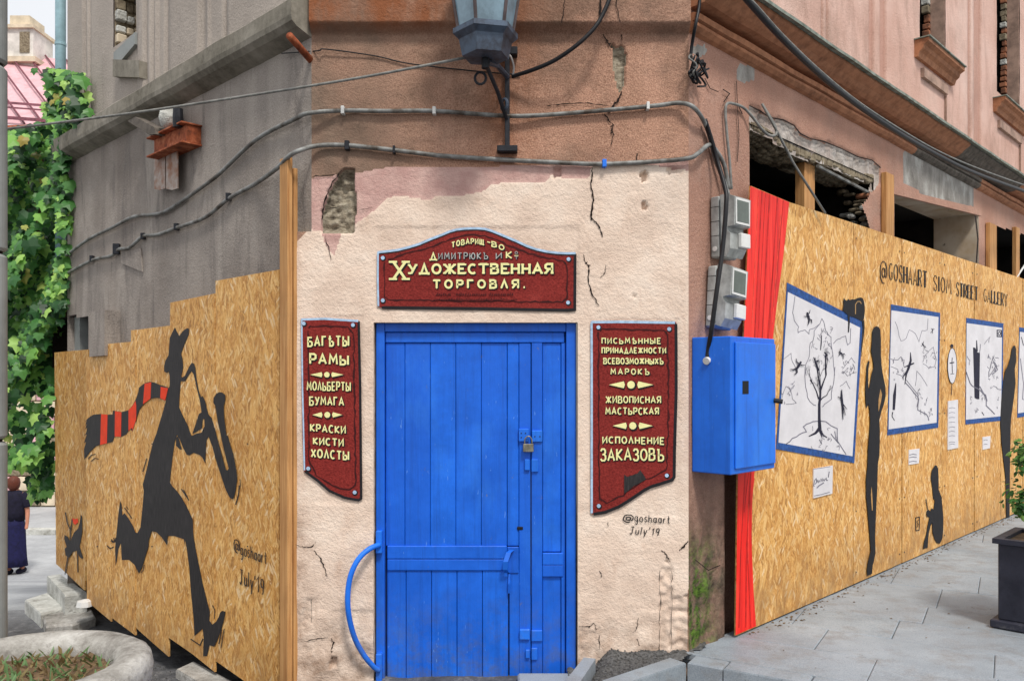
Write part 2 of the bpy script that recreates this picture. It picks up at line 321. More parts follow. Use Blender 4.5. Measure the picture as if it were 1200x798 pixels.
def _conc():
    b = NB('broken_concrete'); n = b.noise(7, detail=6, rough=.7); n2 = b.noise(45, detail=4)
    c = b.ramp(n, [(.3, lin(140, 138, 130)), (.5, lin(186, 186, 180)), (.7, lin(212, 212, 206))])
    return b.out(c, .95, b.bump(b.math('ADD', n, n2), .8, .015))
M['conc'] = _conc()
def _pl():
    b = NB('weathered_concrete_planter'); n = b.noise(5, detail=6, rough=.7); n2 = b.noise(30, detail=5, rough=.7)
    c = b.ramp(n, [(.32, lin(108, 104, 98)), (.5, lin(160, 157, 151)), (.7, lin(196, 194, 189))])
    c = b.mix(b.math('MULTIPLY', b.ramp(n2, [(.5, 0), (.66, 1)]), .5), c, lin(112, 106, 100))
    return b.out(c, .9, b.bump(b.math('ADD', n, b.math('MULTIPLY', n2, .6)), .8, .015))
M['planter'] = _pl()
def _bb():
    b = NB('scuffed_navy_planter'); n = b.noise(4, detail=6, rough=.75)
    return b.out(b.ramp(n, [(.35, lin(26, 28, 40)), (.58, lin(44, 46, 58)), (.74, lin(92, 92, 96))]), .5, b.bump(n, .2, .004))
M['bbox'] = _bb()
LEAFC = [(0, lin(22, 54, 26)), (.3, lin(48, 98, 48)), (.6, lin(88, 144, 70)), (.85, lin(134, 186, 86)), (.97, lin(176, 214, 112)), (1, lin(170, 140, 70))]
M['leaf'] = m_leaf('vine_leaf', LEAFC); M['leafs'] = m_leaf('vine_leaf_mass', LEAFC, 'isl')
SH = [(0, lin(24, 58, 20)), (.5, lin(58, 112, 44)), (1, lin(136, 178, 92))]
M['shrub'] = m_leaf('shrub_leaf', SH); M['shrubs'] = m_leaf('shrub_leaf_mass', SH, 'isl')
M['weed'] = m_leaf('weed_leaf', [(0, lin(104, 86, 58)), (.4, lin(144, 124, 84)), (.55, lin(84, 112, 66)), (1, lin(126, 160, 108))], 'isl')

# ------------------------------------------------------------------ frames: x = right along the wall, y = into the wall, z = up
class Frame:
    def __init__(s, O, tx):
        s.O = Vector((O[0], O[1], 0)); s.t = Vector((tx[0], tx[1], 0)).normalized(); s.i = Vector((-s.t.y, s.t.x, 0))
        s.mat = Matrix(((s.t.x, s.i.x, 0, s.O.x), (s.t.y, s.i.y, 0, s.O.y), (0, 0, 1, 0), (0, 0, 0, 1)))
        s.inv = s.mat.inverted()
    def px(s, x, y, d=0.0):
        r = Vector(((x - CX) / F, 1, (HY - y) / F)); P0 = s.O - s.i * d; e = Vector((0, 0, EYE))
        k = (P0 - e).dot(s.i) / r.dot(s.i); q = s.inv @ (e + r * k)
        return (q.x, q.z)
    def w(s, x, y, d=0.0):
        u, z = s.px(x, y, d); return s.mat @ Vector((u, -d, z))
FW = Frame((0, 4.5), (1, 0)); RW = Frame((.955, 4.5), (.974, 1)); LW = Frame((-1.084, 4.5), (1.028, -1)); WF = Frame((0, 0), (1, 0))
def at(x, y, Y): return Vector(((x - CX) / F * Y, Y, EYE + (HY - y) / F * Y))

class MB:
    def __init__(s): s.v = []; s.f = []; s.at = {}
    def add(s, vs, fs):
        n = len(s.v); s.v += [tuple(v) for v in vs]; s.f += [tuple(n + i for i in f) for f in fs]; return s
    def box(s, a, b):
        x0, x1 = sorted((a[0], b[0])); y0, y1 = sorted((a[1], b[1])); z0, z1 = sorted((a[2], b[2]))
        return s.add([(x0,y0,z0),(x1,y0,z0),(x1,y1,z0),(x0,y1,z0),(x0,y0,z1),(x1,y0,z1),(x1,y1,z1),(x0,y1,z1)],
                     [(0,3,2,1),(4,5,6,7),(0,1,5,4),(1,2,6,5),(2,3,7,6),(3,0,4,7)])
    def cbox(s, a, b, c=.004):
        """box with chamfered edges"""
        bm = bmesh.new(); bmesh.ops.create_cube(bm, size=1)
        A = Vector(a); B = Vector(b); mid = (A + B) / 2; sz = B - A
        for v in bm.verts: v.co = Vector((v.co.x * abs(sz.x), v.co.y * abs(sz.y), v.co.z * abs(sz.z))) + mid
        bmesh.ops.bevel(bm, geom=bm.edges[:], offset=min(c, min(abs(sz.x), abs(sz.y), abs(sz.z)) * .45), segments=1, affect='EDGES')
        bm.verts.index_update(); s.add([v.co[:] for v in bm.verts], [[v.index for v in f.verts] for f in bm.faces]); bm.free(); return s
    def prism(s, pts, y0, y1, front=True):
        """polygon in (u,z) from y0 (front) to y1 (back); None = flat sheet"""
        tri = tessellate_polygon([[Vector((p[0], p[1], 0)) for p in pts]])
        area = sum(pts[i][0] * pts[(i + 1) % len(pts)][1] - pts[(i + 1) % len(pts)][0] * pts[i][1] for i in range(len(pts)))
        if area < 0: pts = pts[::-1]; n = len(pts); tri = [tuple(n - 1 - i for i in t) for t in tri]
        fr = []
        for t in tri:
            a, b, c = (pts[i] for i in t)
            cr = (b[0]-a[0])*(c[1]-a[1]) - (b[1]-a[1])*(c[0]-a[0])
            fr.append(tuple(t) if cr > 0 else (t[0], t[2], t[1]))
        n = len(pts); s.add([(p[0], y0, p[1]) for p in pts], fr)
        if y1 is not None:
            s.add([(p[0], y1, p[1]) for p in pts], [(t[0], t[2], t[1]) for t in fr])
            o = len(s.v) - 2 * n
            for i in range(n):
                j = (i + 1) % n; s.f.append((o + i, o + n + i, o + n + j, o + j))
        return s
    def tube(s, pts, r, seg=8, cap=True, smooth=0):
        P = [Vector(p) for p in pts]
        if smooth:
            Q = []
            for i in range(len(P) - 1):
                p0 = P[max(i - 1, 0)]; p1 = P[i]; p2 = P[i + 1]; p3 = P[min(i + 2, len(P) - 1)]
                for k in range(smooth):
                    t = k / smooth
                    Q.append(.5 * ((2 * p1) + (p2 - p0) * t + (2 * p0 - 5 * p1 + 4 * p2 - p3) * t * t + (3 * p1 - p0 - 3 * p2 + p3) * t ** 3))
            Q.append(P[-1]); P = Q
        rr = r if hasattr(r, '__len__') else [r] * len(P)
        if len(rr) != len(P): rr = [rr[0] + (rr[-1] - rr[0]) * i / (len(P) - 1) for i in range(len(P))]
        n = len(P); o = len(s.v); up = None
        for i in range(n):
            t = (P[min(i + 1, n - 1)] - P[max(i - 1, 0)]).normalized()
            if up is None: up = t.orthogonal().normalized()
            up = (up - t * up.dot(t)).normalized(); sd_ = t.cross(up)
            for k in range(seg):
                a = 2 * math.pi * k / seg; s.v.append(tuple(P[i] + (up * math.cos(a) + sd_ * math.sin(a)) * rr[i]))
        for i in range(n - 1):
            for k in range(seg):
                s.f.append((o + i * seg + k, o + i * seg + (k + 1) % seg, o + (i + 1) * seg + (k + 1) % seg, o + (i + 1) * seg + k))
        if cap: s.f.append(tuple(o + k for k in range(seg))[::-1]); s.f.append(tuple(o + (n - 1) * seg + k for k in range(seg)))
        return s
    def lathe(s, prof, c=(0, 0, 0), seg=24, sx=1, sy=1, rot=0, jit=None):
        o = len(s.v)
        for (r, z) in prof:
            for k in range(seg):
                a = 2 * math.pi * k / seg + rot; x = r * math.cos(a) * sx; y = r * math.sin(a) * sy
                if jit: j = jit(a, z, r); x *= j; y *= j
                s.v.append((c[0] + x, c[1] + y, c[2] + z))
        for i in range(len(prof) - 1):
            for k in range(seg): s.f.append((o + i*seg + k, o + i*seg + (k+1)%seg, o + (i+1)*seg + (k+1)%seg, o + (i+1)*seg + k))
        if prof[0][0] > 1e-4: s.f.append(tuple(o + k for k in range(seg))[::-1])
        if prof[-1][0] > 1e-4: s.f.append(tuple(o + (len(prof)-1)*seg + k for k in range(seg)))
        return s
def thing(name, label, cat, fr=WF, base=(0, 0, 0), group=None):
    o = bpy.data.objects.new(name, None); COL.objects.link(o); o.empty_display_size = .1
    o.matrix_world = fr.mat @ Matrix.Translation(base); o['_b'] = base
    o['label'] = label; o['category'] = cat
    if group: o['group'] = group
    return o
def obj(name, mb, m, parent=None, smooth=False, fr=WF, base=(0, 0, 0), kind=None, label=None):
    """parent given: vertices are in the parent's wall frame"""
    if parent is not None: base = tuple(parent['_b'])
    me = bpy.data.meshes.new(name)
    me.from_pydata([(v[0]-base[0], v[1]-base[1], v[2]-base[2]) for v in mb.v], [], mb.f)
    me.materials.append(M[m] if isinstance(m, str) else m)
    for k, vals in mb.at.items():
        a = me.attributes.new(k, 'FLOAT', 'POINT'); a.data.foreach_set('value', vals)
    if smooth: me.polygons.foreach_set('use_smooth', [True] * len(me.polygons))
    me.update()
    o = bpy.data.objects.new(name, me); COL.objects.link(o); o['_b'] = base
    if parent is not None: o.parent = parent
    else: o.matrix_world = fr.mat @ Matrix.Translation(base)
    if kind: o['kind'] = kind
    if label: o['label'] = label
    return o
def tag(o, label, cat, group=None):
    o['label'] = label; o['category'] = cat
    if group: o['group'] = group
    return o
def struct(o): o['kind'] = 'structure'; return o
def P2(fr, pts, d=0.0): return [fr.px(x, y, d) for x, y in pts]

def inpoly(x, y, P):
    c = False; j = len(P) - 1
    for i in range(len(P)):
        if (P[i][1] > y) != (P[j][1] > y) and x < (P[j][0]-P[i][0]) * (y-P[i][1]) / (P[j][1]-P[i][1]) + P[i][0]: c = not c
        j = i
    return c
class Mask:
    def __init__(s, P, depth=0.0, rough=0.0):
        s.P = P; s.b = (min(p[0] for p in P), max(p[0] for p in P), min(p[1] for p in P), max(p[1] for p in P)); s.d = depth; s.r = rough
    def __call__(s, u, z): return s.b[0] <= u <= s.b[1] and s.b[2] <= z <= s.b[3] and inpoly(u, z, s.P)
def lines(a, b, res, brk=()):
    xs = sorted(set([round(a, 5), round(b, 5)] + [round(x, 5) for x in brk if a < x < b])); out = []
    for p, q in zip(xs, xs[1:]):
        n = max(1, int(math.ceil((q - p) / res)))
        out += [p + (q - p) * i / n for i in range(n)]
    return out + [xs[-1]]
def wall_grid(us, zs, depth, attrs, hole):
    """height field; depth(u,z) outward offset"""
    mb = MB(); nu = len(us); at_ = {k: [] for k in attrs}
    for z in zs:
        for u in us:
            mb.v.append((u, -depth(u, z), z))
            for k, fn in attrs.items(): at_[k].append(float(fn(u, z)))
    for j in range(len(zs) - 1):
        zc = (zs[j] + zs[j + 1]) / 2
        for i in range(nu - 1):
            if hole((us[i] + us[i + 1]) / 2, zc): continue
            a = j * nu + i; mb.f.append((a, a + 1, a + nu + 1, a + nu))
    mb.at = at_; return mb
def smooth01(a, b, x):
    t = min(1, max(0, (x - a) / (b - a))); return t * t * (3 - 2 * t)
def relief(u, z, s=0.0):
    return .0035 * mnoise.noise(Vector((u * 4, s, z * 4))) + .0018 * mnoise.noise(Vector((u * 17, s, z * 17)))

# ------------------------------------------------------------------ brush lettering and line art, drawn in photo space and laid on a wall plane
def ell(cx, cy, rx, ry, a0=90, a1=450, n=14): return [(cx + rx * math.cos(R(a0 + (a1 - a0) * i / n)), cy + ry * math.sin(R(a0 + (a1 - a0) * i / n))) for i in range(n + 1)]
G = {
 'А': (.72, [[(0,0),(.36,1),(.72,0)], [(.13,.33),(.59,.33)]]), 'Б': (.6, [[(.56,1),(0,1),(0,0),(.4,0),(.58,.12),(.58,.42),(.4,.55),(0,.55)]]),
 'В': (.6, [[(0,.53),(0,1),(.38,1),(.53,.9),(.53,.65),(.36,.53),(0,.53),(0,0),(.4,0),(.6,.12),(.6,.4),(.36,.53)]]),
 'Г': (.52, [[(0,0),(0,1),(.52,1)]]), 'Д': (.76, [[(0,-.16),(0,0),(.76,0),(.76,-.16)], [(.12,0),(.38,1),(.64,0)]]),
 'Е': (.54, [[(.54,1),(0,1),(0,0),(.54,0)], [(0,.5),(.44,.5)]]), 'Ж': (.92, [[(.46,0),(.46,1)], [(.02,1),(.42,.5),(.02,0)], [(.9,1),(.5,.5),(.9,0)]]),
 'З': (.56, [[(.02,.82),(.14,1),(.4,1),(.52,.86),(.52,.66),(.38,.53),(.2,.53)], [(.38,.53),(.56,.4),(.56,.14),(.42,0),(.14,0),(0,.16)]]),
 'И': (.6, [[(0,1),(0,0),(.6,1),(.6,0)]]), 'К': (.6, [[(0,0),(0,1)], [(.58,1),(.04,.48),(.6,0)]]), 'Л': (.62, [[(0,0),(.31,1),(.62,0)]]),
 'М': (.78, [[(0,0),(.08,1),(.39,.35),(.7,1),(.78,0)]]), 'Н': (.6, [[(0,0),(0,1)], [(.6,0),(.6,1)], [(0,.5),(.6,.5)]]), 'О': (.7, [ell(.35,.5,.35,.5)]),
 'П': (.6, [[(0,0),(0,1),(.6,1),(.6,0)]]), 'Р': (.56, [[(0,0),(0,1),(.4,1),(.56,.88),(.56,.58),(.4,.45),(0,.45)]]),
 'С': (.62, [ell(.34,.5,.34,.5,50,310,11)]), 'Т': (.66, [[(0,1),(.66,1)], [(.33,1),(.33,0)]]), 'У': (.6, [[(0,1),(.3,.42)], [(.6,1),(.22,.06),(.02,0)]]),
 'Х': (.62, [[(0,0),(.62,1)], [(0,1),(.62,0)]]), 'Щ': (.8, [[(0,1),(0,0),(.74,0),(.74,1)], [(.37,0),(.37,1)], [(.74,0),(.84,0),(.84,-.16)]]),
 'Ъ': (.74, [[(0,1),(.18,1),(.18,0),(.55,0),(.72,.12),(.72,.38),(.55,.5),(.18,.5)]]), 'Ь': (.56, [[(0,1),(0,0),(.38,0),(.55,.12),(.55,.38),(.38,.5),(0,.5)]]),
 'Ы': (.8, [[(0,1),(0,0),(.34,0),(.5,.12),(.5,.38),(.34,.5),(0,.5)], [(.78,0),(.78,1)]]),
 'Ѣ': (.72, [[(.2,1.12),(.2,0),(.54,0),(.7,.12),(.7,.36),(.54,.48),(.2,.48)], [(0,.78),(.42,.78)]]),
 'Ю': (.86, [[(0,0),(0,1)], [(0,.5),(.28,.5)], ell(.57,.5,.29,.5)]), 'Я': (.58, [[(.58,0),(.58,1),(.16,1),(0,.86),(0,.6),(.16,.46),(.58,.46)], [(.3,.46),(0,0)]]),
 '-': (.4, [[(0,.5),(.4,.5)]]), '.': (.14, [[(0,.07),(.14,.07)]]), "'": (.1, [[(.08,1.1),(0,.8)]]), ' ': (.35, []),
 '@': (.95, [ell(.45,.4,.2,.25), [(.66,.66),(.66,.25),(.8,.18),(.92,.4),(.9,.7),(.7,.95),(.4,1),(.12,.85),(0,.5),(.05,.1),(.3,-.15),(.6,-.15)]]),
 'g': (.42, [ell(.2,.35,.2,.3), [(.4,.65),(.4,-.2),(.25,-.38),(.02,-.3)]]), 'o': (.44, [ell(.22,.32,.22,.32)]),
 's': (.34, [[(.33,.6),(.15,.66),(.02,.52),(.1,.38),(.28,.3),(.32,.12),(.16,0),(0,.08)]]), 'h': (.4, [[(0,0),(0,1)], [(0,.45),(.2,.64),(.38,.5),(.38,0)]]),
 'a': (.44, [ell(.2,.32,.2,.3), [(.41,.64),(.41,0)]]), 'r': (.3, [[(0,0),(0,.64)], [(0,.42),(.14,.62),(.3,.6)]]), 't': (.34, [[(.16,.95),(.16,.08),(.3,0)], [(0,.64),(.34,.64)]]),
 'J': (.5, [[(.05,1),(.5,1)], [(.34,1),(.3,.1),(.14,-.05),(0,.1)]]), 'u': (.42, [[(0,.64),(.02,.12),(.16,0),(.38,.15)], [(.4,.64),(.4,0)]]), 'l': (.1, [[(.05,1.05),(.03,0)]]),
 'y': (.42, [[(0,.64),(.2,.02)], [(.42,.64),(.1,-.4)]]), '1': (.3, [[(0,.75),(.24,1),(.2,0)]]), '9': (.44, [ell(.21,.7,.2,.28), [(.42,.72),(.34,.1),(.2,0)]]),
 'G': (.62, [ell(.34,.5,.34,.5,55,300,10) + [(.56,.12),(.56,.45),(.38,.45)]]), 'S': (.52, [[(.5,.82),(.38,1),(.14,1),(0,.84),(.02,.64),(.46,.38),(.52,.16),(.38,0),(.12,0),(0,.18)]]),
 'A': (.62, [[(0,0),(.31,1),(.62,0)], [(.12,.3),(.5,.3)]]), 'I': (.1, [[(.05,0),(.05,1)]]), 'L': (.46, [[(0,1),(0,0),(.46,0),(.46,.16)]]),
}
for a_, b_ in zip('OHRTEM', 'ОНРТЕМ'): G[a_] = G[b_]
G['R'] = (.58, [[(0,0),(0,1),(.4,1),(.54,.88),(.54,.62),(.4,.5),(0,.5)], [(.3,.5),(.58,0)]])
G['Y'] = (.6, [[(0,1),(.3,.5),(.6,1)], [(.3,.5),(.3,0)]])
G['I'] = (.1, [[(.05,0),(.05,1)]])
def ribbon(pts, w):
    n = len(pts); w = w if hasattr(w, '__len__') else [w] * n; closed = n > 3 and math.dist(pts[0], pts[-1]) < 1e-6
    out = []
    for i in range(n):
        if closed: a = pts[i - 1] if i else pts[-2]; c = pts[i + 1] if i < n - 1 else pts[1]
        else: a = pts[max(i - 1, 0)]; c = pts[min(i + 1, n - 1)]
        b = pts[i]
        def nrm(p, q):
            L = math.dist(p, q) or 1e-9; return (-(q[1]-p[1]) / L, (q[0]-p[0]) / L)
        n1 = nrm(a, b) if math.dist(a, b) > 1e-9 else nrm(b, c); n2 = nrm(b, c) if math.dist(b, c) > 1e-9 else n1
        mx_, my_ = n1[0] + n2[0], n1[1] + n2[1]; L = math.hypot(mx_, my_) or 1e-9; mx_ /= L; my_ /= L
        k = 1 / max(.45, mx_ * n1[0] + my_ * n1[1]); h = w[i] / 2 * k
        out.append(((b[0] + mx_ * h, b[1] + my_ * h), (b[0] - mx_ * h, b[1] - my_ * h)))
    return out
class Paint:
    """collects flat paint polygons (photo coordinates) on a plane d metres in front of a wall frame"""
    def __init__(s, fr, d): s.fr = fr; s.d = d; s.mb = MB(); s.k = 0
    def lift(s): s.k += 1; return s.d + .00003 * s.k
    def poly(s, pts):
        d = s.lift(); s.mb.prism(P2(s.fr, pts, s.d), -d, None); return s
    def line(s, pts, w):
        d = s.lift(); rb = ribbon(pts, w)
        for (a, b), (c, e) in zip(rb, rb[1:]):
            q = [s.fr.px(*p, s.d) for p in (a, b, e, c)]
            ar = sum(q[i][0]*q[(i+1)%4][1] - q[(i+1)%4][0]*q[i][1] for i in range(4))
            if ar < 0: q = q[::-1]
            s.mb.add([(p[0], -d, p[1]) for p in q], [(0, 1, 2, 3)])
        return s
    def dot(s, x, y, r, ry=None, n=12): return s.poly(ell(x, y, r, ry or r, 0, 360, n)[:-1])
    def text(s, t, x0, y0, x1, y1, h0, h1, w, off=(0, 0), serif=0, gap=.22, wob=.03, slant=0, bend=0, heavy=None):
        """baseline from (x0,y0) to (x1,y1); cap height h0..h1 in photo px"""
        gap = gap + .14; y0 -= w * .38; y1 -= w * .38; h0 -= w * .75; h1 -= w * .75; w = w * .84
        rs = random.Random(len(t) * 7 + int(x0)); tot = sum(G[c][0] for c in t) + gap * (len(t) - 1); cur = 0
        for c in t:
            gw, st = G[c]; jy = rs.uniform(-wob, wob); js = 1 + rs.uniform(-wob, wob)
            def mp(p):
                f = (cur + p[0]) / tot; h = h0 + (h1 - h0) * f
                return (x0 + (x1 - x0) * f + slant * h * p[1] + off[0], y0 + (y1 - y0) * f - h * (p[1] * js + jy) - bend * 4 * f * (1 - f) + off[1])
            for q in st:
                s.line([mp(p) for p in q], w)
                if serif:
                    for e in ((q[0], q[-1]) if len(q) > 1 else ()):
                        if abs(e[1]) < .02 or abs(e[1] - 1) < .02:
                            if math.dist(q[0], q[-1]) < 1e-6: continue
                            yy = e[1] + (.03 if e[1] < .5 else -.03)
                            s.line([mp((e[0] - serif, yy)), mp((e[0] + serif, yy))], w * .8)
            if heavy:
                for q in st:
                    for p, q2 in zip(q, q[1:]):
                        if abs(p[0] - q2[0]) < .02 and abs(p[1] - q2[1]) > .6: s.line([mp(p), mp(q2)], heavy)
            cur += gw + gap
        return s
    def build(s, name, m, parent, **kw): return obj(name, s.mb, m, parent, **kw)

# ------------------------------------------------------------------ ground, road, far street
def fall(X, Y):
    if Y < 7.2: g = -.04 - .31 * smooth01(3.9, 5.0, Y) - .07 * smooth01(5.0, 7.2, Y)
    elif Y < 14.2: g = -.42 - 1.41 * (Y - 7.2) / 7
    else: g = -1.83
    k = smooth01(-.9, -1.5, X); return g * k + (-.03) * (1 - k)
def lerp_ax(vals):
    out = []
    for a, b, n in vals: out += [a + (b - a) * i / n for i in range(n)]
    return out + [vals[-1][1]]
gx = lerp_ax([(-300, -40, 10), (-40, -12, 14), (-12, -4, 26), (-4, 4, 90), (4, 14, 14), (14, 300, 10)])
gy = lerp_ax([(-60, 1, 12), (1, 9, 100), (9, 30, 40), (30, 400, 12)])
mb = MB()
for y in gy:
    for x in gx:
        r_ = .018 * mnoise.noise(Vector((x * 3, y * 3, 0))) + .01 * mnoise.noise(Vector((x * 11, y * 11, 2))) if abs(x) < 6 and 0 < y < 10 else 0
        mb.v.append((x, y, fall(x, y) + r_))
for j in range(len(gy) - 1):
    for i in range(len(gx) - 1): a = j * len(gx) + i; mb.f.append((a, a + 1, a + len(gx) + 1, a + len(gx)))
struct(obj('road', mb, 'ground', smooth=True))

ZP = .12
K0 = Vector((.914, 4.346)); E1 = Vector((.858, -.514)).normalized(); E2 = Vector((-E1.y, E1.x))
def clip(poly, p, n):
    out = []
    for i in range(len(poly)):
        a, b = poly[i], poly[(i + 1) % len(poly)]; da = (a - p).dot(n); db = (b - p).dot(n)
        if da >= 0: out.append(a)
        if da * db < 0: out.append(a + (b - a) * (da / (da - db)))
    return out
pave = struct(thing('pavement', '', '')); del pave['label']; del pave['category']
mb = MB(); q = [K0 + E2 * .12, K0 + E1 * 16 + E2 * .12, K0 + E1 * 16 + E2 * 26, Vector((.955, 4.5)) + Vector((.698, .716)) * 24 + Vector((-.5, .5)), Vector((.9, 4.5))]
mb.add([(p.x, p.y, ZP - .03) for p in q], [(0, 1, 2, 3, 4)]); obj('bedding_mortar', mb, 'gravel', pave)
rs = random.Random(3)
fline = Vector((.955, 4.5)); fn = Vector((.716, -.698))     # keep slabs on the street side of the wall line
left_n = Vector(((Vector((.93, 4.55)) - K0).y, -(Vector((.93, 4.55)) - K0).x))
row = 0; yy = .13
while yy < 11:
    d_ = rs.choice((.42, .48, .55)); xx = -1.5 + rs.uniform(-.5, 0)
    while xx < 13:
        l_ = rs.choice((.55, .7, .85, 1.0)); g_ = .0016
        P = [K0 + E1 * a + E2 * b for a, b in ((xx + g_, yy + g_), (xx + l_ - g_, yy + g_), (xx + l_ - g_, yy + d_ - g_), (xx + g_, yy + d_ - g_))]
        P = clip(P, fline - fn * .02, fn)
        if len(P) > 2: P = clip(P, K0, left_n if left_n.dot(E1) > 0 else -left_n)
        if len(P) > 2 and sum((P[i].x*P[(i+1)%len(P)].y - P[(i+1)%len(P)].x*P[i].y) for i in range(len(P))) > .03:
            h = rs.uniform(-.0025, .0025); tl = rs.uniform(-.002, .002); m_ = MB(); n = len(P)
            c0 = sum(P, Vector((0, 0))) / n; ins = [c0 + (p - c0) * (1 - .006 / max(.05, (p - c0).length)) for p in P]
            top = [(p.x, p.y, ZP + h + tl * (p.x - c0.x)) for p in ins]; rim = [(p.x, p.y, ZP + h - .004) for p in P]; bot = [(p.x, p.y, ZP - .05) for p in P]
            m_.add(top + rim + bot, [tuple(range(n))] + [(i, n + i, n + (i+1) % n, (i+1) % n)[::1] for i in range(n)] + [(n + i, 2*n + i, 2*n + (i+1) % n, n + (i+1) % n) for i in range(n)])
            obj('paving_slab', m_, 'slab', pave)
        xx += l_
    yy += d_
kerb = struct(thing('kerb', '', '')); del kerb['label']; del kerb['category']
def kerb_run(A, B, lens, wdt=.125):
    dv = (B - A); L = dv.length; dv.normalize(); nv = Vector((-dv.y, dv.x)); s0 = 0; i = 0
    while s0 < L - .02:
        l_ = min(lens[i % len(lens)], L - s0); a = A + dv * (s0 + .003); b = A + dv * (s0 + l_ - .003); m_ = MB()
        P = [a, b, b + nv * wdt, a + nv * wdt]; z1 = ZP + rs.uniform(-.004, .004); c = .008
        c0 = sum(P, Vector((0, 0))) / 4; ins = [c0 + (p - c0) * (1 - c / (p - c0).length) for p in P]
        m_.add([(p.x, p.y, z1) for p in ins] + [(p.x, p.y, z1 - c) for p in P] + [(p.x, p.y, -.12) for p in P],
               [(0,1,2,3)] + [(i_, 4+i_, 4+(i_+1)%4, (i_+1)%4) for i_ in range(4)] + [(4+i_, 8+i_, 8+(i_+1)%4, 4+(i_+1)%4) for i_ in range(4)])
        obj('kerb_stone', m_, 'slab', kerb); s0 += l_; i += 1
kerb_run(K0, K0 + E1 * 13, [.19, .42, .5, .55])
KL = Vector((.50, 4.00)); kerb_run(KL, K0 + Vector((-.004, -.004)), [.62], .10)
# gravel fill between kerb and front wall
def gz(x, y): return .10 + .012 * mnoise.noise(Vector((x * 30, y * 30, 0))) + .014 * mnoise.noise(Vector((x * 9, y * 9, 5)))
mb = MB(); gp = [Vector((.34, 4.49)), Vector((.37, 4.36)), Vector((.25, 4.02)), Vector((.47, 4.02)), Vector((.90, 4.37)), Vector((1.15, 4.62)), Vector((1.0, 4.6)), Vector((.955, 4.53))]
xs = [.3 + i * .011 for i in range(86)]; ys = [3.96 + i * .011 for i in range(66)]
for y in ys:
    for x in xs:
        dd = gz(x, y) + .03 * smooth01(4.36, 4.50, y) - .11 * smooth01(.42, .28, x - .25 * (y - 4.02))
        mb.v.append((x, y, dd))
for j in range(len(ys) - 1):
    for i in range(len(xs) - 1):
        x, y = xs[i], ys[j]
        if (Vector((x, y)) - KL).dot(Vector((-(K0-KL).y, (K0-KL).x)).normalized()) > .06 and x < 1.06 and not (x > .98 and y < 4.5):
            a = j * len(xs) + i; mb.f.append((a, a + 1, a + len(xs) + 1, a + len(xs)))
o = obj('gravel', mb, 'gravel', smooth=True); o['kind'] = 'stuff'
mb = MB(); rg = random.Random(5)
for i in range(1500):
    x = rg.uniform(.30, 1.02); y = rg.uniform(4.05, 4.5)
    if (Vector((x, y)) - KL).dot(Vector((-(K0-KL).y, (K0-KL).x)).normalized()) < .10: continue
    r_ = rg.uniform(.003, .009); z = gz(x, y) + .03 * smooth01(4.36, 4.50, y) - .11 * smooth01(.42, .28, x - .25 * (y - 4.02)) + r_ * .3
    a = rg.random() * 3; vs = [(x + r_*math.cos(a+k*1.57)*rg.uniform(.6,1.2), y + r_*math.sin(a+k*1.57)*rg.uniform(.6,1.2), z) for k in range(4)] + [(x, y, z + r_*.8)]
    mb.add(vs, [(0,1,4),(1,2,4),(2,3,4),(3,0,4)])
o = obj('pebbles', mb, 'gravel'); o['kind'] = 'stuff'
# loose rubble along the left hoarding
mb = MB()
for i in range(900):
    x = rg.uniform(-3.4, -.9); y = 4.5 - (x + 1.084) / 1.028 - rg.uniform(-.05, 1) ** 2 * .6 - .12
    r_ = rg.uniform(.004, .016); z = fall(x, y) + .008; a = rg.random() * 3
    vs = [(x + r_*math.cos(a+k*1.57)*rg.uniform(.6,1.4), y + r_*math.sin(a+k*1.57)*rg.uniform(.6,1.2), z - .01) for k in range(4)] + [(x, y, z + r_*.7)]
    mb.add(vs, [(0,1,4),(1,2,4),(2,3,4),(3,0,4)])
o = obj('rubble', mb, 'gravel'); o['kind'] = 'stuff'
mb = MB()
for i in range(420):
    uu = rg.uniform(.5, 9) ; dd = .075 + abs(rg.gauss(0, .05)); q = RW.mat @ Vector((uu, -dd, ZP + .004)); r_ = rg.uniform(.003, .011); a = rg.random() * 3
    mb.add([(q.x + r_*math.cos(a+k*1.57)*rg.uniform(.5,1.5), q.y + r_*math.sin(a+k*1.57), q.z) for k in range(4)] + [(q.x, q.y, q.z + r_*.5)], [(0,1,4),(1,2,4),(2,3,4),(3,0,4)])
for i in range(120):
    q = K0 + E1 * rg.uniform(0, 5) + E2 * rg.uniform(.1, 3); r_ = rg.uniform(.003, .010); a = rg.random() * 3
    mb.add([(q.x + r_*math.cos(a+k*1.57)*rg.uniform(.5,1.8), q.y + r_*math.sin(a+k*1.57), ZP + .004) for k in range(4)] + [(q.x, q.y, ZP + .004 + r_*.4)], [(0,1,4),(1,2,4),(2,3,4),(3,0,4)])
o = obj('grit', mb, 'soil'); o['kind'] = 'stuff'
# threshold slabs in front of the door
mb = MB().cbox((.03, 4.10, -.1), (.345, 4.49, .012), .01); tag(obj('door_step', mb, 'slab'), 'flat pale stone threshold at the foot of the blue door', 'step')
mb = MB(); 
a, b, c, d = Vector((.38, 4.40)), Vector((.44, 4.38)), Vector((.33, 4.04)), Vector((.26, 4.06))
mb.add([(p.x, p.y, z) for z in (-.05, .125) for p in (d, c, b, a)], [(4,5,6,7), (0,1,5,4), (1,2,6,5), (2,3,7,6), (3,0,4,7)])
tag(obj('edging_stone', mb, 'slab'), 'narrow pale stone strip lying aslant right of the door foot', 'stone')

# ------------------------------------------------------------------ building
bld = thing('corner_building', 'old plastered corner building with grey, cream and pink walls around a blue door', 'building')
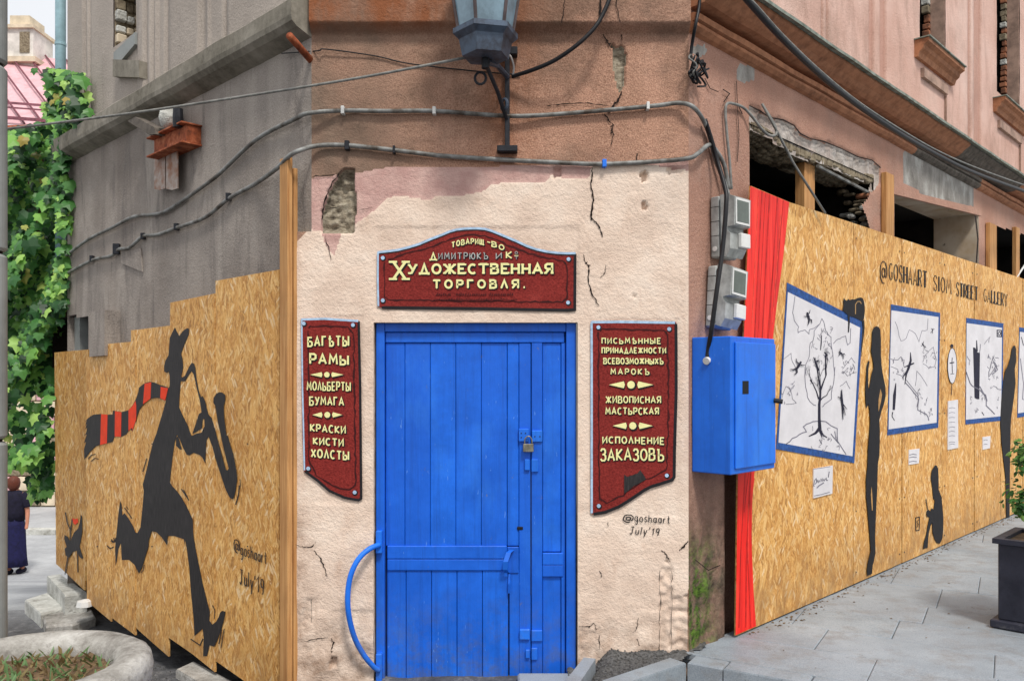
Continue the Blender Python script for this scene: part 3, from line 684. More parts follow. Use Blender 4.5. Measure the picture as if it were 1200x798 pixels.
# parts of the building use their own wall frames: give each part the frame transform directly
def part(name, fr, mb, m, smooth=False, parent=None, label=None, kind=None):
    if parent is not None: return obj(name, mb, m, parent, smooth, label=label, kind=kind)
    o = obj(name, mb, m, None, smooth, fr=fr, label=label, kind=kind); o.parent = bld; o.matrix_parent_inverse = Matrix(); return o

# --- front wall
DU0, DZT = FW.px(438, 378); DU1, _ = FW.px(677, 378); DZB = -.02
cream = Mask(P2(FW, [(345,300),(350,280),(364,269),(376,271),(383,290),(392,300),(402,268),(418,262),(440,246),(455,232),(468,229),(484,232),(504,235),(512,229),(545,229),(566,224),(576,217),(600,213),(640,213),(646,205),(662,210),(690,210),(694,192),(740,190),(808,200),(812,205),(812,640),(806,700),(806,830),(340,830)]))
pink = Mask(P2(FW, [(364,209),(392,206),(418,203),(450,197),(640,194),(690,190),(810,190),(812,300),(345,300),(364,270)]))
stone = Mask(P2(FW, [(404,197),(414,199),(417,240),(414,272),(378,272),(377,250),(385,224),(395,207)]), .055, .03)
recs = [stone, Mask(P2(FW, [(773,672),(780,655),(787,660),(787,770),(773,772)]), .008, .014), Mask(P2(FW, [(787,700),(806,697),(806,775),(787,772)]), .010, .014),
        Mask(P2(FW, [(678,737),(698,741),(700,768),(678,775)]), .006, .006), Mask(P2(FW, [(648,197),(657,196),(658,206),(650,209)]), .02, .01),
        Mask(P2(FW, [(750,203),(757,201),(759,210),(753,214)]), .04), Mask(P2(FW, [(751,238),(757,237),(758,245),(752,246)]), .03), Mask(P2(FW, [(781,196),(800,196),(800,203),(783,204)]), .02, .02),
        Mask(P2(FW, [(717,52),(723,56),(730,52),(735,70),(731,82),(733,95),(727,110),(723,100),(719,80)]), .035, .02),
        Mask(P2(FW, [(360,700),(372,702),(370,760),(350,775),(347,740)]), .006, .006),
        Mask(P2(FW, [(388,770),(394,770),(394,781),(386,782)]), .03), Mask(P2(FW, [(738,345),(746,344),(745,350)]), .012)]
sgn = [(FW.px(350, 370), FW.px(426, 590)), (FW.px(440, 266), FW.px(677, 364)), (FW.px(691, 375), FW.px(797, 606))]
UL0 = FW.px(345, 300)[0]; UC = -1.084
zled = 3.455
def fdepth(u, z):
    for a, b in sgn:
        if a[0] <= u <= b[0] and b[1] <= z <= a[1]: return 0.0
    e = min(1, (u - UL0) / .03, (.955 - u) / .03); e = max(0, e)
    d = relief(u, z) * e
    if cream(u, z): d += .0035 * e
    for m_ in recs:
        if m_(u, z): d -= m_.d + m_.r * mnoise.noise(Vector((u * 28, 3, z * 28)))
    if z > zled: d += .06 * min(1, (z - zled) / .045) * (1 if z < zled + .045 else 1)
    if z < .35: d += .012 * mnoise.noise(Vector((u * 8, 9, z * 8))) * e
    return d
us = lines(UL0, .955, .0105, (UC, DU0, DU1)); zs = lines(-.12, 3.6, .0105, (2.38, DZT, zled, zled + .045)) + lines(3.6, 7.0, .08)[1:]
ZC = FW.px(350, 272)[1]
def fhole(u, z): return (DU0 < u < DU1 and z < DZT) or (u < UC and z > ZC)
mb = wall_grid(us, zs, fdepth, {
    'cream': lambda u, z: cream(u, z), 'pink': lambda u, z: pink(u, z), 'stone': lambda u, z: stone(u, z) or recs[8](u, z),
    'grey': lambda u, z: smooth01(-.2, -1.0, u), 'rust': lambda u, z: max(smooth01(zled - .02, zled + .06, z) * smooth01(.5, -.3, u), .7 * smooth01(.25, 0, abs(u + .02)) * smooth01(2.4, 2.9, z)),
    'dirt': lambda u, z: max(smooth01(.5, .05, z), smooth01(-1.0, -1.16, u) * smooth01(1.3, .6, z) * .9)}, fhole)
part('wall', FW, mb, 'front', True, label='cream and brown plastered front wall')
mb = MB()   # door reveal + returns of the thick lower plaster + side return of projecting upper wall
RV = .085
mb.add([(DU0, 0, -.1), (DU0, RV, -.1), (DU0, RV, DZT), (DU0, 0, DZT), (DU1, 0, -.1), (DU1, RV, -.1), (DU1, RV, DZT), (DU1, 0, DZT)], [(0,1,2,3), (5,4,7,6), (3,2,6,7)])
part('door_reveal', FW, mb, m_simple('reveal_plaster', (226, 204, 176), .9, ns=12, dark=(168, 140, 112)))
mb = MB().add([(UL0, 0, -.1), (UL0, .09, -.1), (UL0, .09, ZC), (UL0, 0, ZC), (UC, 0, ZC), (UC, .09, ZC)], [(0,3,2,1), (3,4,5,2)])
part('plaster_edge', FW, mb, 'cream')
mb = MB().add([(.955, -.06, zled+.045), (.955, .3, zled+.045), (.955, .3, 7), (.955, -.06, 7)], [(0,1,2,3)])
mb.add([(UC, -.06, zled+.045), (UC, .3, zled+.045), (UC, .3, 7), (UC, -.06, 7)], [(3,2,1,0)])
part('wall_edge', FW, mb, m_simple('brown_edge_plaster', (168, 118, 92), .9, ns=9))

# --- left wall
LEND = LW.px(79, 300)[0]
lop = Mask(P2(LW, [(60,374),(103.5,369),(103.5,430),(60,430)])); lw_win = Mask(P2(LW, [(133,-40),(160,-40),(160,38),(133,58)]))
a0 = lambda u: 0
strips = [P2(LW, [(a, 100), (b, 100)]) for a, b in ((97,101),(103,106),(171,176),(180,184),(193,197),(234,243),(262,266))]
pils = [LW.px(x, 100)[0] for x in (164, 186, 200, 246)]
def ldepth(u, z):
    d = relief(u, z, 4.0) * min(1, max(0, -u / .03))
    if z < .0: d -= .3 * smooth01(.0, -.04, z)  # added recess at the wall foot to darken the gap under the boards
    if z > 3.6:
        for s_ in strips:
            if s_[0][0] <= u <= s_[1][0]: d -= .03
        if pils[0] <= u <= pils[1]: d += .02
        if u > pils[2] and u < pils[3]: d += .01
    return d
brk = [p[0] for s_ in strips for p in s_] + pils + [LW.px(133, 60)[0], LW.px(160, 60)[0], LW.px(103.5, 400)[0]]
us = lines(LEND, 0, .03, [x + e for x in brk for e in (-.004, .004)]); zs = lines(-1.0, 4.6, .03, (3.6,)) + lines(4.6, 7.0, .2)[1:]
mb = wall_grid(us, zs, ldepth, {'light': lambda u, z: smooth01(3.5, 3.75, z), 'cream': lambda u, z: 0.0}, lambda u, z: lop(u, z) or lw_win(u, z))
part('wall', LW, mb, 'left', True, label='grey streaked render wall on the left street')
# end return of the left wall
mb = MB().add([(LEND, 0, -1.5), (LEND, 6, -1.5), (LEND, 6, 7), (LEND, 0, 7)], [(0,3,2,1)]); part('wall', LW, mb, 'left', label='end wall behind the vine')
def prof(fr, P, u0, u1, m, name='cornice', n=1, mitre0=0, mitre1=0, dark=None, parent=None):
    mb = MB(); k = len(P); us = [u0 + (u1 - u0) * i / n for i in range(n + 1)]; dk = []
    for i, u in enumerate(us):
        for d, z in P:
            uu = u + (mitre0 * d if i == 0 else 0) - (mitre1 * d if i == n else 0)
            j = .004 * mnoise.noise(Vector((u * 3, d * 9, z * 9))) if n > 1 else 0
            mb.v.append((uu, -d - j, z + j)); dk.append(float(dark(u, z)) if dark else 0.0)
    for i in range(n):
        for j in range(k - 1): a = i * k + j; mb.f.append((a, a + k, a + k + 1, a + 1))
    mb.f.append(tuple(range(k))); mb.f.append(tuple(n * k + j for j in range(k))[::-1])
    mb.at = {'dark': dk}; return part(name, fr, mb, m, parent=parent)
prof(LW, [(0,3.44),(.04,3.455),(.09,3.475),(.12,3.50),(.125,3.53),(.125,3.615),(.11,3.63),(.0,3.70)], LEND, 0, 'gcorn', n=60)
prof(RW, [(0,3.465),(.025,3.475),(.045,3.495),(.045,3.512),(.022,3.515),(.022,3.52),(.05,3.53),(.055,3.56),(.03,3.567),(0,3.57)], 0, 12, 'cornice', n=160, dark=lambda u, z: 3.4 < u < 5.2)
prof(RW, [(0,3.60),(.06,3.60),(.10,3.605),(.13,3.625),(.155,3.65),(.19,3.675),(.20,3.685),(.20,3.70),(0,3.72)], 0, 12, 'cornice', n=160, dark=lambda u, z: 4.3 < u < 6.3)
prof(RW, [(.0,3.705),(.215,3.702),(.235,3.695),(.237,3.712),(.1,3.745),(0,3.79)], 0, 12, 'flash', name='flashing', n=60)
# --- right wall
UP = 3.75
w1 = Mask(P2(RW, [(878,153),(893,156),(905,163),(922,175),(940,184),(958,190),(985,200),(1010,212),(1024,212),(1018,232),(1010,240),(1016,258),(1022,275),(1024,330),(878,330)]))
w2 = Mask(P2(RW, [(1048,225),(1147,252),(1147,340),(1048,340)])); w3 = Mask(P2(RW, [(1161,262),(1230,286),(1230,380),(1161,380)]))
u1_ = Mask(P2(RW, [(1078,-200),(1108,-200),(1108,62),(1078,44)])); u2_ = Mask(P2(RW, [(1168,-200),(1195,-200),(1195,125),(1168,107)]))
u3_ = Mask([(RW.px(1250,0)[0], 4.5), (RW.px(1290,0)[0], 4.5), (RW.px(1290,0)[0], 7.1), (RW.px(1250,0)[0], 7.1)])
lint = Mask(P2(RW, [(878,124),(890,130),(902,138),(918,141),(930,147),(938,157),(950,163),(965,166),(985,174),(1005,184),(1022,188),(1032,197),(1032,215),(1024,225),(1000,215),(960,196),(920,180),(878,158)]), .02, .01)
gpatch = Mask(P2(RW, [(1060,168),(1141,202),(1141,242),(1100,238),(1058,214)])); patches = [Mask(P2(RW, [(809,54),(826,53),(829,63),(820,66),(811,64)])), Mask(P2(RW, [(864,76),(884,76),(884,95),(870,97),(863,92)]))]
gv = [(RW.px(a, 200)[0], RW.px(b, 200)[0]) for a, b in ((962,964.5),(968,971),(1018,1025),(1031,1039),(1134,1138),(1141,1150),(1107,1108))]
RC0 = RW.px(849, 600)[0]; RC1 = RC0 + .3
def rdepth(u, z):
    d = relief(u, z, 8.0) * min(1, max(0, u / .03))
    if lint(u, z): d -= .02 + .012 * mnoise.noise(Vector((u * 20, 3, z * 20)))
    if z > UP:
        for a, b in gv:
            if a <= u <= b: d -= .022
    if RC0 < u < RC1 and z < 1.25: d -= .22 * smooth01(RC0, RC0 + .03, u) * smooth01(1.25, 1.1, z)
    if u < .30 and z < 1.0: d += .03 * mnoise.noise(Vector((u * 9, 3, z * 7))) * min(1, max(0, u / .04)) * smooth01(1.0, .5, z)
    return d
def rhole(u, z): return w1(u, z) or w2(u, z) or w3(u, z) or u1_(u, z) or u2_(u, z) or u3_(u, z)
bk = [x + e for g_ in gv for x in g_ for e in (-.003, .003)] + [m_.b[i] for m_ in (w1, w2, w3, u1_, u2_, u3_) for i in (0, 1)]
us = lines(0, 3.2, .018, bk) + lines(3.2, 12, .04, bk)[1:]; zs = lines(-.1, 4.2, .022, (w2.b[3],)) + lines(4.2, 7.0, .06)[1:]
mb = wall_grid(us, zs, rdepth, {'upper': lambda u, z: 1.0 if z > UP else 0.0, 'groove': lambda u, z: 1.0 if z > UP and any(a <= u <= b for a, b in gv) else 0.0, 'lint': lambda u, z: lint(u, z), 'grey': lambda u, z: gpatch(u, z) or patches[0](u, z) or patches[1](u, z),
    'dirt': lambda u, z: max((.5 + .5 * smooth01(1.0, .55, z)) * smooth01(1.3, 1.0, z) * smooth01(.8, .3, u), .5 * smooth01(.2, .05, z)), 'moss': lambda u, z: smooth01(.85, .45, z) * smooth01(.36, .08, u)}, rhole)
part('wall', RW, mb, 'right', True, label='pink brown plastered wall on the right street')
# window linings and rooms behind
def niche(mask, dep, name, m, front=0.0):
    u0, u1, z0, z1 = mask.b; z1 += .02; mb = MB()
    mb.add([(u0-.01,front,z0),(u1+.01,front,z0),(u1+.01,front,z1),(u0-.01,front,z1),(u0-.01,dep,z0),(u1+.01,dep,z0),(u1+.01,dep,z1),(u0-.01,dep,z1)],
           [(4,5,6,7),(0,4,7,3),(1,2,6,5),(3,7,6,2),(0,1,5,4)])
    return part(name, RW if front >= 0 else RW, mb, m)
niche(w1, 2.2, 'room', 'dark', .006)
rb = random.Random(9)
# rubble edge round the broken window: right jamb stones and the underside of the lintel
for k in range(64):
    uu = w1.b[1] - .02 - .09 * abs(math.sin(k * 1.7)) + rb.uniform(-.03, .02); zz = 2.1 + (k // 2) * .03; ya_ = rb.uniform(0, .2)
    m_ = MB().cbox((uu, ya_, zz), (uu + rb.uniform(.05, .12), ya_ + rb.uniform(.05, .12), zz + rb.uniform(.02, .045)), .012)
    part('brick', RW, m_, rb.choice(('brick', 'mortar', 'mortar', 'conc')))
m_ = MB()
PT = P2(RW, [(878,152),(893,155),(905,162),(922,174),(940,183),(958,189),(985,199),(1010,211),(1026,213)])
for (a, b) in zip(PT, PT[1:]):
    n = 4
    for i in range(n):
        p = (a[0] + (b[0]-a[0]) * i / n, a[1] + (b[1]-a[1]) * i / n); q = (a[0] + (b[0]-a[0]) * (i+1) / n, a[1] + (b[1]-a[1]) * (i+1) / n)
        for j in range(5): m_.cbox((p[0] + rb.uniform(-.01, .01), .012 + j * .06, p[1] - rb.uniform(-.012, .012)), (q[0] + rb.uniform(.0, .02), .065 + j * .06, q[1] + .06), .012)
o = part('broken_lintel', RW, m_, 'mortar')
u_, z_ = RW.px(943, 200, -.06); ub, _ = RW.px(955, 200, -.06)
part('window_post', RW, MB().cbox((u_, .06, z_ - .9), (ub, .13, w1.b[3] - .04), .004), 'wood')
u_, z0_ = RW.px(958, 205, -.02); u2a, z1_ = RW.px(1024, 232, -.02)
part('window_bar', RW, MB().tube([(u_, .02, z0_ + .06), (u2a, .02, z1_ + .02)], .012, 6), 'pipe')
# window 2: deep plastered reveal, dark opening further in
u0, u1, z0, z1 = w2.b; z1 += .012
DP = .42
m_ = MB().add([(u0,0,z0),(u0,DP,z0),(u0,DP,z1),(u0,0,z1),(u1,0,z0),(u1,DP,z0),(u1,DP,z1),(u1,0,z1)], [(0,1,2,3),(5,4,7,6),(3,2,6,7)])
def _rev():
    b = NB('window_reveal_plaster'); n = b.noise(4, detail=5); sp = b.noise(9, detail=3)
    c = b.ramp(n, [(.35, lin(186, 162, 132)), (.6, lin(212, 198, 178))]); c = b.mix(b.ramp(sp, [(.66, 0), (.72, 1)]), c, lin(84, 64, 48)); return b.out(c, .9, b.bump(n, .3, .01))
part('window_reveal', RW, m_, _rev())
m_ = MB().prism(P2(RW, [(1044,219),(1150,245),(1150,253),(1044,226.5)], .006), -.006, .02); m_.at = {'upper': [0.0] * len(m_.v)}
part('window_head_plaster', RW, m_, 'right')
m_ = MB().add([(u0-.01,DP,z0),(u1+.01,DP,z0),(u1+.01,DP,z1+.02),(u0-.01,DP,z1+.02),(u0-.01,2,z0),(u1+.01,2,z0),(u1+.01,2,z1+.02),(u0-.01,2,z1+.02)], [(4,5,6,7),(0,4,7,3),(1,2,6,5),(3,7,6,2)])
part('room', RW, m_, 'dark')
niche(w3, 1.6, 'room', 'dark', .006); niche(u1_, .8, 'room', 'dark', .006); niche(u2_, .8, 'room', 'dark', .006); niche(u3_, .8, 'room', 'dark', .006)
UREV = m_simple('upper_reveal_plaster', (176, 146, 130), .9, ns=9)
for mk in (u1_, u2_, u3_):       # brick jamb in the upper windows + frame strip
    u0, u1, z0, z1 = mk.b
    part('window_reveal', RW, MB().box((u1 - .012, .008, z0 + .02), (u1 + .02, .125, 7)), UREV)
    z = z0 + .02
    while z < 6.9:
        h = rb.uniform(.05, .07); part('brick', RW, MB().cbox((u1 - .03 - rb.uniform(0, .03), .126, z), (u1 + .02, .17 + rb.uniform(0, .03), z + h), .006), rb.choice(('brick', 'brick', 'mortar', 'conc'))); z += h + .012
    uu = (u0, u1)
    # sill with moulded profile
    s0 = u0 - .14; s1 = u1 + .16; zt = mk.P[-1][1] if mk is not u3_ else 4.5
    zt = RW.px(1072, 40)[1] - .06 if mk is u1_ else (RW.px(1164, 107)[1] - .08 if mk is u2_ else 4.45)
    prof(RW, [(0,zt-.14),(.03,zt-.14),(.045,zt-.10),(.07,zt-.08),(.08,zt-.05),(.115,zt-.03),(.115,zt),(0,zt)], s0, s1, 'cornice', name='window_sill')
    part('sill_flashing', RW, MB().box((s0 - .01, -.13, zt + .003), (s1 + .01, .03, zt + .012)), 'flash')
    part('panel_moulding', RW, MB().box((u0 + .02, -.03, zt - .27), (u1 - .02, .0, zt - .19)), UREV)
    part('panel_moulding', RW, MB().box((u1 - .03, -.018, UP + .0), (u1 - .015, .0, zt - .275)), UREV)
# timber posts standing against the right wall behind the hoarding
for x0, x1, yt in ((1035,1044,202), (1157,1165,261), (1188,1192,266)):
    ua, zt = RW.px(x0, yt, .02); ub, _ = RW.px(x1, yt, .02)
    part('timber_post', RW, MB().cbox((ua, -.045, .1), (ub, -.004, zt), .003), 'wood')
# --- left wall openings
u0, u1, z0, z1 = lw_win.b
m_ = MB().add([(u0,.01,z0),(u1,.01,z0),(u1,.01,7),(u0,.01,7),(u0,.22,z0),(u1,.22,z0),(u1,.22,7),(u0,.22,7)], [(4,5,6,7),(0,4,7,3),(1,2,6,5),(0,1,5,4)])
part('window_recess', LW, m_, 'mortar')
z = z0 + .05
while z < 6.4:
    for y_a, y_b in ((.012, .09), (.095, .15), (.155, .215)):
        hh = rb.uniform(.05, .085)
        part('brick', LW, MB().cbox((u0 - .02, y_a + rb.uniform(0, .004), z), (u0 + rb.uniform(.01, .05), y_b, z + hh), .008), rb.choice(('brick', 'mortar', 'mortar', 'conc', 'cream')))
    z += .088
part('leaning_board', LW, MB().prism(P2(LW, [(133,62),(158,38),(158,52),(142,71),(133,71)], .03), -.03, 0.0), 'post')
part('window_ledge', LW, MB().prism(P2(LW, [(132,70),(163,71),(163,91),(132,90)], .05), -.05, .02), 'gcorn')
m_ = MB(); u0, u1, z0, z1 = lop.b; m_.add([(u0,.01,z0),(u1,.01,z0),(u1,.01,z1),(u0,.01,z1),(u0,1.2,z0),(u1,1.2,z0),(u1,1.2,z1),(u0,1.2,z1)], [(4,5,6,7),(0,4,7,3),(1,2,6,5),(3,7,6,2)])
part('cellar_opening', LW, m_, 'dark')
a = LW.px(104.5, 360, .1); b = LW.px(122.5, 417, .1)
part('wall_strip', LW, MB().prism(P2(LW, [(104.5,366),(122.5,363),(122.5,416.5),(104.5,418)], .115), -.115, -.0), 'left')
a = LW.px(80, 378); b = LW.px(86, 378); part('opening_post', LW, MB().box((a[0], .05, z0), (b[0], .12, z1)), 'post')
# hidden body of the building behind the walls
B1 = FW.mat.inverted()

# --- door: planks and battens
doo = part('door', FW, MB().box((DU0 + .002, RV - .012, -.08), (DU1 - .002, RV + .03, DZT + .03)), m_simple('door_backing_dark', (14, 40, 92), .8), label='blue double plank door')
def dx(x): return FW.px(x, 400)[0]
def dz(y): return FW.px(600, y)[1]
def dpart(name, x0, x1, y0, y1, y_f, y_b=RV - .012, m='blue', c=.003): return obj(name, MB().cbox((dx(x0), y_f, dz(y1)), (dx(x1), y_b, dz(y0)), c), m, doo)
dpart('door_frame', 439.5, 449.5, 378, 810, RV - .055); dpart('door_frame', 664, 675.5, 378, 810, RV - .055); dpart('door_frame', 449.8, 663.7, 378, 388.5, RV - .05)
dpart('rail', 450, 662, 389, 401, RV - .036)
for a, b in ((450.2,472.6),(473,502.8),(503.2,533),(533.4,563.3),(563.7,594)):
    dpart('plank', a, b, 401.3, 642, RV - .024 - rb.uniform(0, .003)); dpart('plank', a + 1.5, b + 1.3, 671, 806, RV - .024 - rb.uniform(0, .003))
dpart('plank', 594.6, 608, 401.3, 642, RV - .026); dpart('plank', 597, 609, 671, 806, RV - .026)
dpart('stile', 608.4, 622.2, 401.3, 806, RV - .03); dpart('stile', 623.2, 636, 401.3, 806, RV - .034)
dpart('plank', 636.4, 658, 401.3, 649, RV - .024); dpart('plank', 636.4, 658, 678, 806, RV - .022); dpart('stile', 658.4, 663.4, 401.3, 806, RV - .032)
dpart('cross_board', 452, 594, 641.5, 657, RV - .038, c=.004); dpart('cross_board', 452, 594, 657.4, 671, RV - .036, c=.004); dpart('cross_board', 594.4, 608, 643, 674, RV - .034)
dpart('cross_board', 636.3, 661, 650, 664, RV - .04); dpart('cross_board', 636.3, 661, 664.3, 678, RV - .038)
# hasps, latches
for (x0, x1, y0, y1) in ((608,620,503,518), (623.5,636,505,518.5), (615,621,539,552), (623,631,539,554), (609,621,740,752), (623,636,741,754), (616,621,764,774), (623,630,762,776)):
    dpart('hasp', x0, x1, y0, y1, RV - .046, RV - .02, m='bluem')
dpart('door_gap', 622.0, 623.4, 553, 700, RV - .0305, RV - .02, m='black', c=.0005)
dpart('keyhole', 606, 613, 619, 623, RV - .0335, RV - .02, m='black')
for x, y in ((611,508),(611,513),(616,508),(627,512),(633,512)): obj('screw', MB().lathe([(.0, 0), (.004, 0)], (0, 0, 0), 6) if False else MB().cbox((dx(x)-.003, RV-.049, dz(y)-.003), (dx(x)+.003, RV-.045, dz(y)+.003), .001), 'iron', doo)
h = [(600,646,RV-.045),(596,648,RV-.07),(592.5,658,RV-.085),(592,668,RV-.075),(594,673,RV-.05)]
m_ = MB(); P_ = [(dx(x), y_, dz(y)) for x, y, y_ in h]
for (a, b) in zip(P_, P_[1:]):
    m_.add([(a[0]-.013,a[1],a[2]),(a[0]+.013,a[1],a[2]),(b[0]+.013,b[1],b[2]),(b[0]-.013,b[1],b[2]),(a[0]-.013,a[1]+.008,a[2]),(a[0]+.013,a[1]+.008,a[2]),(b[0]+.013,b[1]+.008,b[2]),(b[0]-.013,b[1]+.008,b[2])],
           [(0,1,2,3)[::-1],(4,5,6,7),(0,4,7,3),(1,2,6,5)])
obj('pull_handle', m_, 'bluem', doo)
obj('pull_stem', MB().tube([(dx(597), RV-.03, dz(675)), (dx(596.5), RV-.045, dz(686)), (dx(596.5), RV-.04, dz(697))], .007, 6), 'blue', doo)
# curved rail on the left side of the door
hp = [(445,638,-.005),(433,643,-.05),(420,655,-.085),(411,674,-.10),(407.5,697,-.105),(409,722,-.10),(416,748,-.085),(427,768,-.06),(438,781,-.03),(444,785,-.01)]
pts = []
for x, y, yy_ in hp: u, z = FW.px(x, y, -yy_); pts.append((u, yy_, z))
obj('curved_rail', MB().tube(pts, .0145, 10, smooth=5), 'bluem', doo, smooth=True)
for y0, y1 in ((622,648),(766,800)):
    u0, z1_ = FW.px(440.5, y0); u1, z0_ = FW.px(447.5, y1); obj('rail_bracket', MB().cbox((u0, -.006, z0_), (u1, RV - .05, z1_), .003), 'bluem', doo)

# padlock
pl = thing('padlock', 'small brass padlock hanging from the upper hasp of the blue door', 'padlock', FW, (dx(619), RV - .055, dz(530)))
obj('lock_body', MB().cbox((dx(613), RV - .066, dz(530)), (dx(625.5), RV - .047, dz(520.5)), .003), 'steel', pl)
obj('shackle', MB().tube([(dx(615), RV-.056, dz(521)), (dx(615), RV-.056, dz(516)), (dx(617), RV-.057, dz(512.5)), (dx(619.5), RV-.057, dz(511.5)), (dx(622), RV-.057, dz(513)), (dx(623.5), RV-.056, dz(516)), (dx(623.5), RV-.056, dz(521))], .0035, 6, smooth=2), 'steel', pl, smooth=True)

# cracks in the plaster
crs = []
CR = [([(694,197),(693,215),(695,235),(692,255),(702,264),(706,278)], 2.2), ([(683,298),(686,308),(690,311),(689,330),(694,345),(702,358)], 2.0),
      ([(704,0),(703,30),(709,45),(714,52),(716,57)], 2.6), ([(722,0),(728,40),(729,52)], 1.2), ([(728,108),(724,118),(717,126),(712,132)], 2.4), ([(709,134),(714,142),(718,147),(717,153),(719,158),(716,170)], 2.4),
      ([(661,0),(660,18),(657,30)], 1.0), ([(640,124),(660,122),(690,121),(712,124)], 1.6), ([(746,180),(747,192)], 1.6),
      ([(773,668),(774,700),(773,735),(773,770)], 1.4), ([(787,668),(787,700),(787,760)], 1.2), ([(775,644),(781,650),(785,658)], 1.6), ([(678,733),(690,734),(697,730),(699,738)], 1.8), ([(702,744),(703,760)], 1.4),
      ([(747,748),(752,762)], 2.0), ([(754,771),(756,766),(763,763)], 2.2), ([(703,668),(705,676)], 1.4), ([(712,612),(713,617)], 1.2), ([(749,722),(746,735),(742,742)], 1.0),
      ([(368,645),(376,655),(381,668),(383,676)], 2.0), ([(346,638),(356,641),(366,640),(370,634)], 1.8), ([(357,751),(372,748),(385,747)], 1.6), ([(388,748),(391,752),(388,762),(390,772)], 2.0),
      ([(366,207),(392,205)], 1.4), ([(400,200),(389,215),(380,236),(377,258)], 2.2), ([(378,246),(400,243)], 1.0), ([(710,310),(709,320),(704,326)], 1.0), ([(420,247),(436,243)], .8), ([(381,275),(388,305)], 1.0), ([(796,645),(801,641),(806,633)], 3.0)]
for p_, w_ in CR:
    q = []
    for a, b in zip(p_, p_[1:]):
        for i in range(6):
            t = i / 6; q.append((a[0] + (b[0]-a[0])*t + rb.uniform(-.9, .9), a[1] + (b[1]-a[1])*t + rb.uniform(-.7, .7)))
    q.append(p_[-1]); n = len(q)
    if p_[0][1] < 30:
        c2 = Paint(FW, .068); c2.line([p for p in q if p[1] < 30] or q[:2], [w_ * rb.uniform(.6, 1.2) for _ in ([p for p in q if p[1] < 30] or q[:2])]); c2.build('crack', 'crack', bld)
        q = [p for p in q if p[1] > 40]; n = len(q)
        if n < 2: continue
    cr = Paint(FW, .0078); crs.append(cr); w_ *= (.8 if p_[0][1] < 600 else .55)
    cr.line(q, [w_ * (.35 + .65 * math.sin(math.pi * min(1, (i + .5) / n)) ** .5) * rb.choice((.35, .6, .8, 1.0, 1.5)) for i in range(n)])
for cr in crs: cr.build('crack', 'crack', bld)
for o in [o for o in bpy.data.objects if o.name.startswith('crack')]: o.matrix_parent_inverse = Matrix(); o.matrix_basis = FW.mat
for p_, w_ in (([(847,105),(855,110),(848,120)], 1.2), ([(866,126),(870,134)], 1.2), ([(1143,253),(1146,280),(1144,312)], 1.8), ([(863,95),(864,120),(866,160),(864,190)], .8), ([(826,92),(832,104),(842,108)], 1.0), ([(814,655),(830,668),(844,662)], 1.0)):
    c3 = Paint(RW, .012); c3.line(p_, w_); o = c3.build('crack', 'crack', bld); o.matrix_basis = RW.mat

le = Paint(RW, .006); le.line([(878,124),(890,130),(902,138),(918,141),(930,147),(938,157),(950,163),(965,166),(985,174),(1005,184),(1022,188),(1032,197)], [1.2, 2, 1.4, 2, 1.4, 1.8, 1.2, 1.8, 1.2, 1.6, 1.2, 1.6]); o = le.build('crack', 'crack', bld); o.matrix_basis = RW.mat
# ------------------------------------------------------------------ painted signs
def sign(label, outline, lightsides, darksides, inner, rivets, base_px):
    u, z = FW.px(*base_px); t = thing('painted_sign', label, 'sign', FW, (u, 0, z), 'dark red painted shop signs')
    D = .010
    obj('sign_board', MB().prism(P2(FW, outline), -D, .006), 'sign', t)
    p = Paint(FW, D + .0006)
    for s_, w_ in darksides: p.line(s_, w_)
    p.build('dark_edge', 'black', t)
    p = Paint(FW, D + .0012)
    for s_, w_ in lightsides: p.line(s_, w_)
    p.build('light_edge', 'sky', t)
    p = Paint(FW, D + .0009); q = []
    for a, b in zip(inner, inner[1:]):
        n = max(2, int(math.dist(a, b) / 5))
        for i in range(n): tt = i / n; q.append((a[0]+(b[0]-a[0])*tt + rb.uniform(-.8,.8), a[1]+(b[1]-a[1])*tt + rb.uniform(-.8,.8)))
    p.line(q, [rb.uniform(.8, 2.6) for _ in q]); p.build('inner_line', m_simple('dark_maroon_paint', (66, 12, 14), .8), t)
    for x, y in rivets:
        p = Paint(FW, D + .0014); p.dot(x + .6, y + .8, 3.2).build('rivet_shadow', 'black', t); p = Paint(FW, D + .0024); p.dot(x, y, 2.3).build('rivet', 'sky', t)
    return t
def lettering(t, specs, m='yellow', shadow=True, D=.010):
    for sp in specs:
        txt, x0, y0, x1, y1, h0, h1, w = sp[:8]; kw = sp[8] if len(sp) > 8 else {}
        if shadow: Paint(FW, D + .0030).text(txt, x0, y0, x1, y1, h0, h1, w * 1.35, off=(1.1, 1.2), **{**kw, **({'heavy': kw['heavy'] * 1.2} if kw.get('heavy') else {})}).build('letter_shadow', 'black', t)
        Paint(FW, D + .0046).text(txt, x0, y0, x1, y1, h0, h1, w, **kw).build('lettering', m, t)
Z = lambda ox, oy, sc, pts: [(ox + x / sc, oy + y / sc) for x, y in pts]
zs1 = lambda pts: Z(435, 260, 4.8, pts)
top = zs1([(35,172),(90,166),(150,158),(215,142),(270,125),(335,97),(400,72),(440,55),(480,44),(520,39),(560,37),(600,37),(640,40),(680,52),(720,68),(770,89),(820,110),(875,136),(930,155),(990,168),(1050,175),(1100,177),(1150,177)])
out = top + zs1([(1148,330),(1147,495),(1100,499),(600,490),(60,484),(38,476),(35,330)])
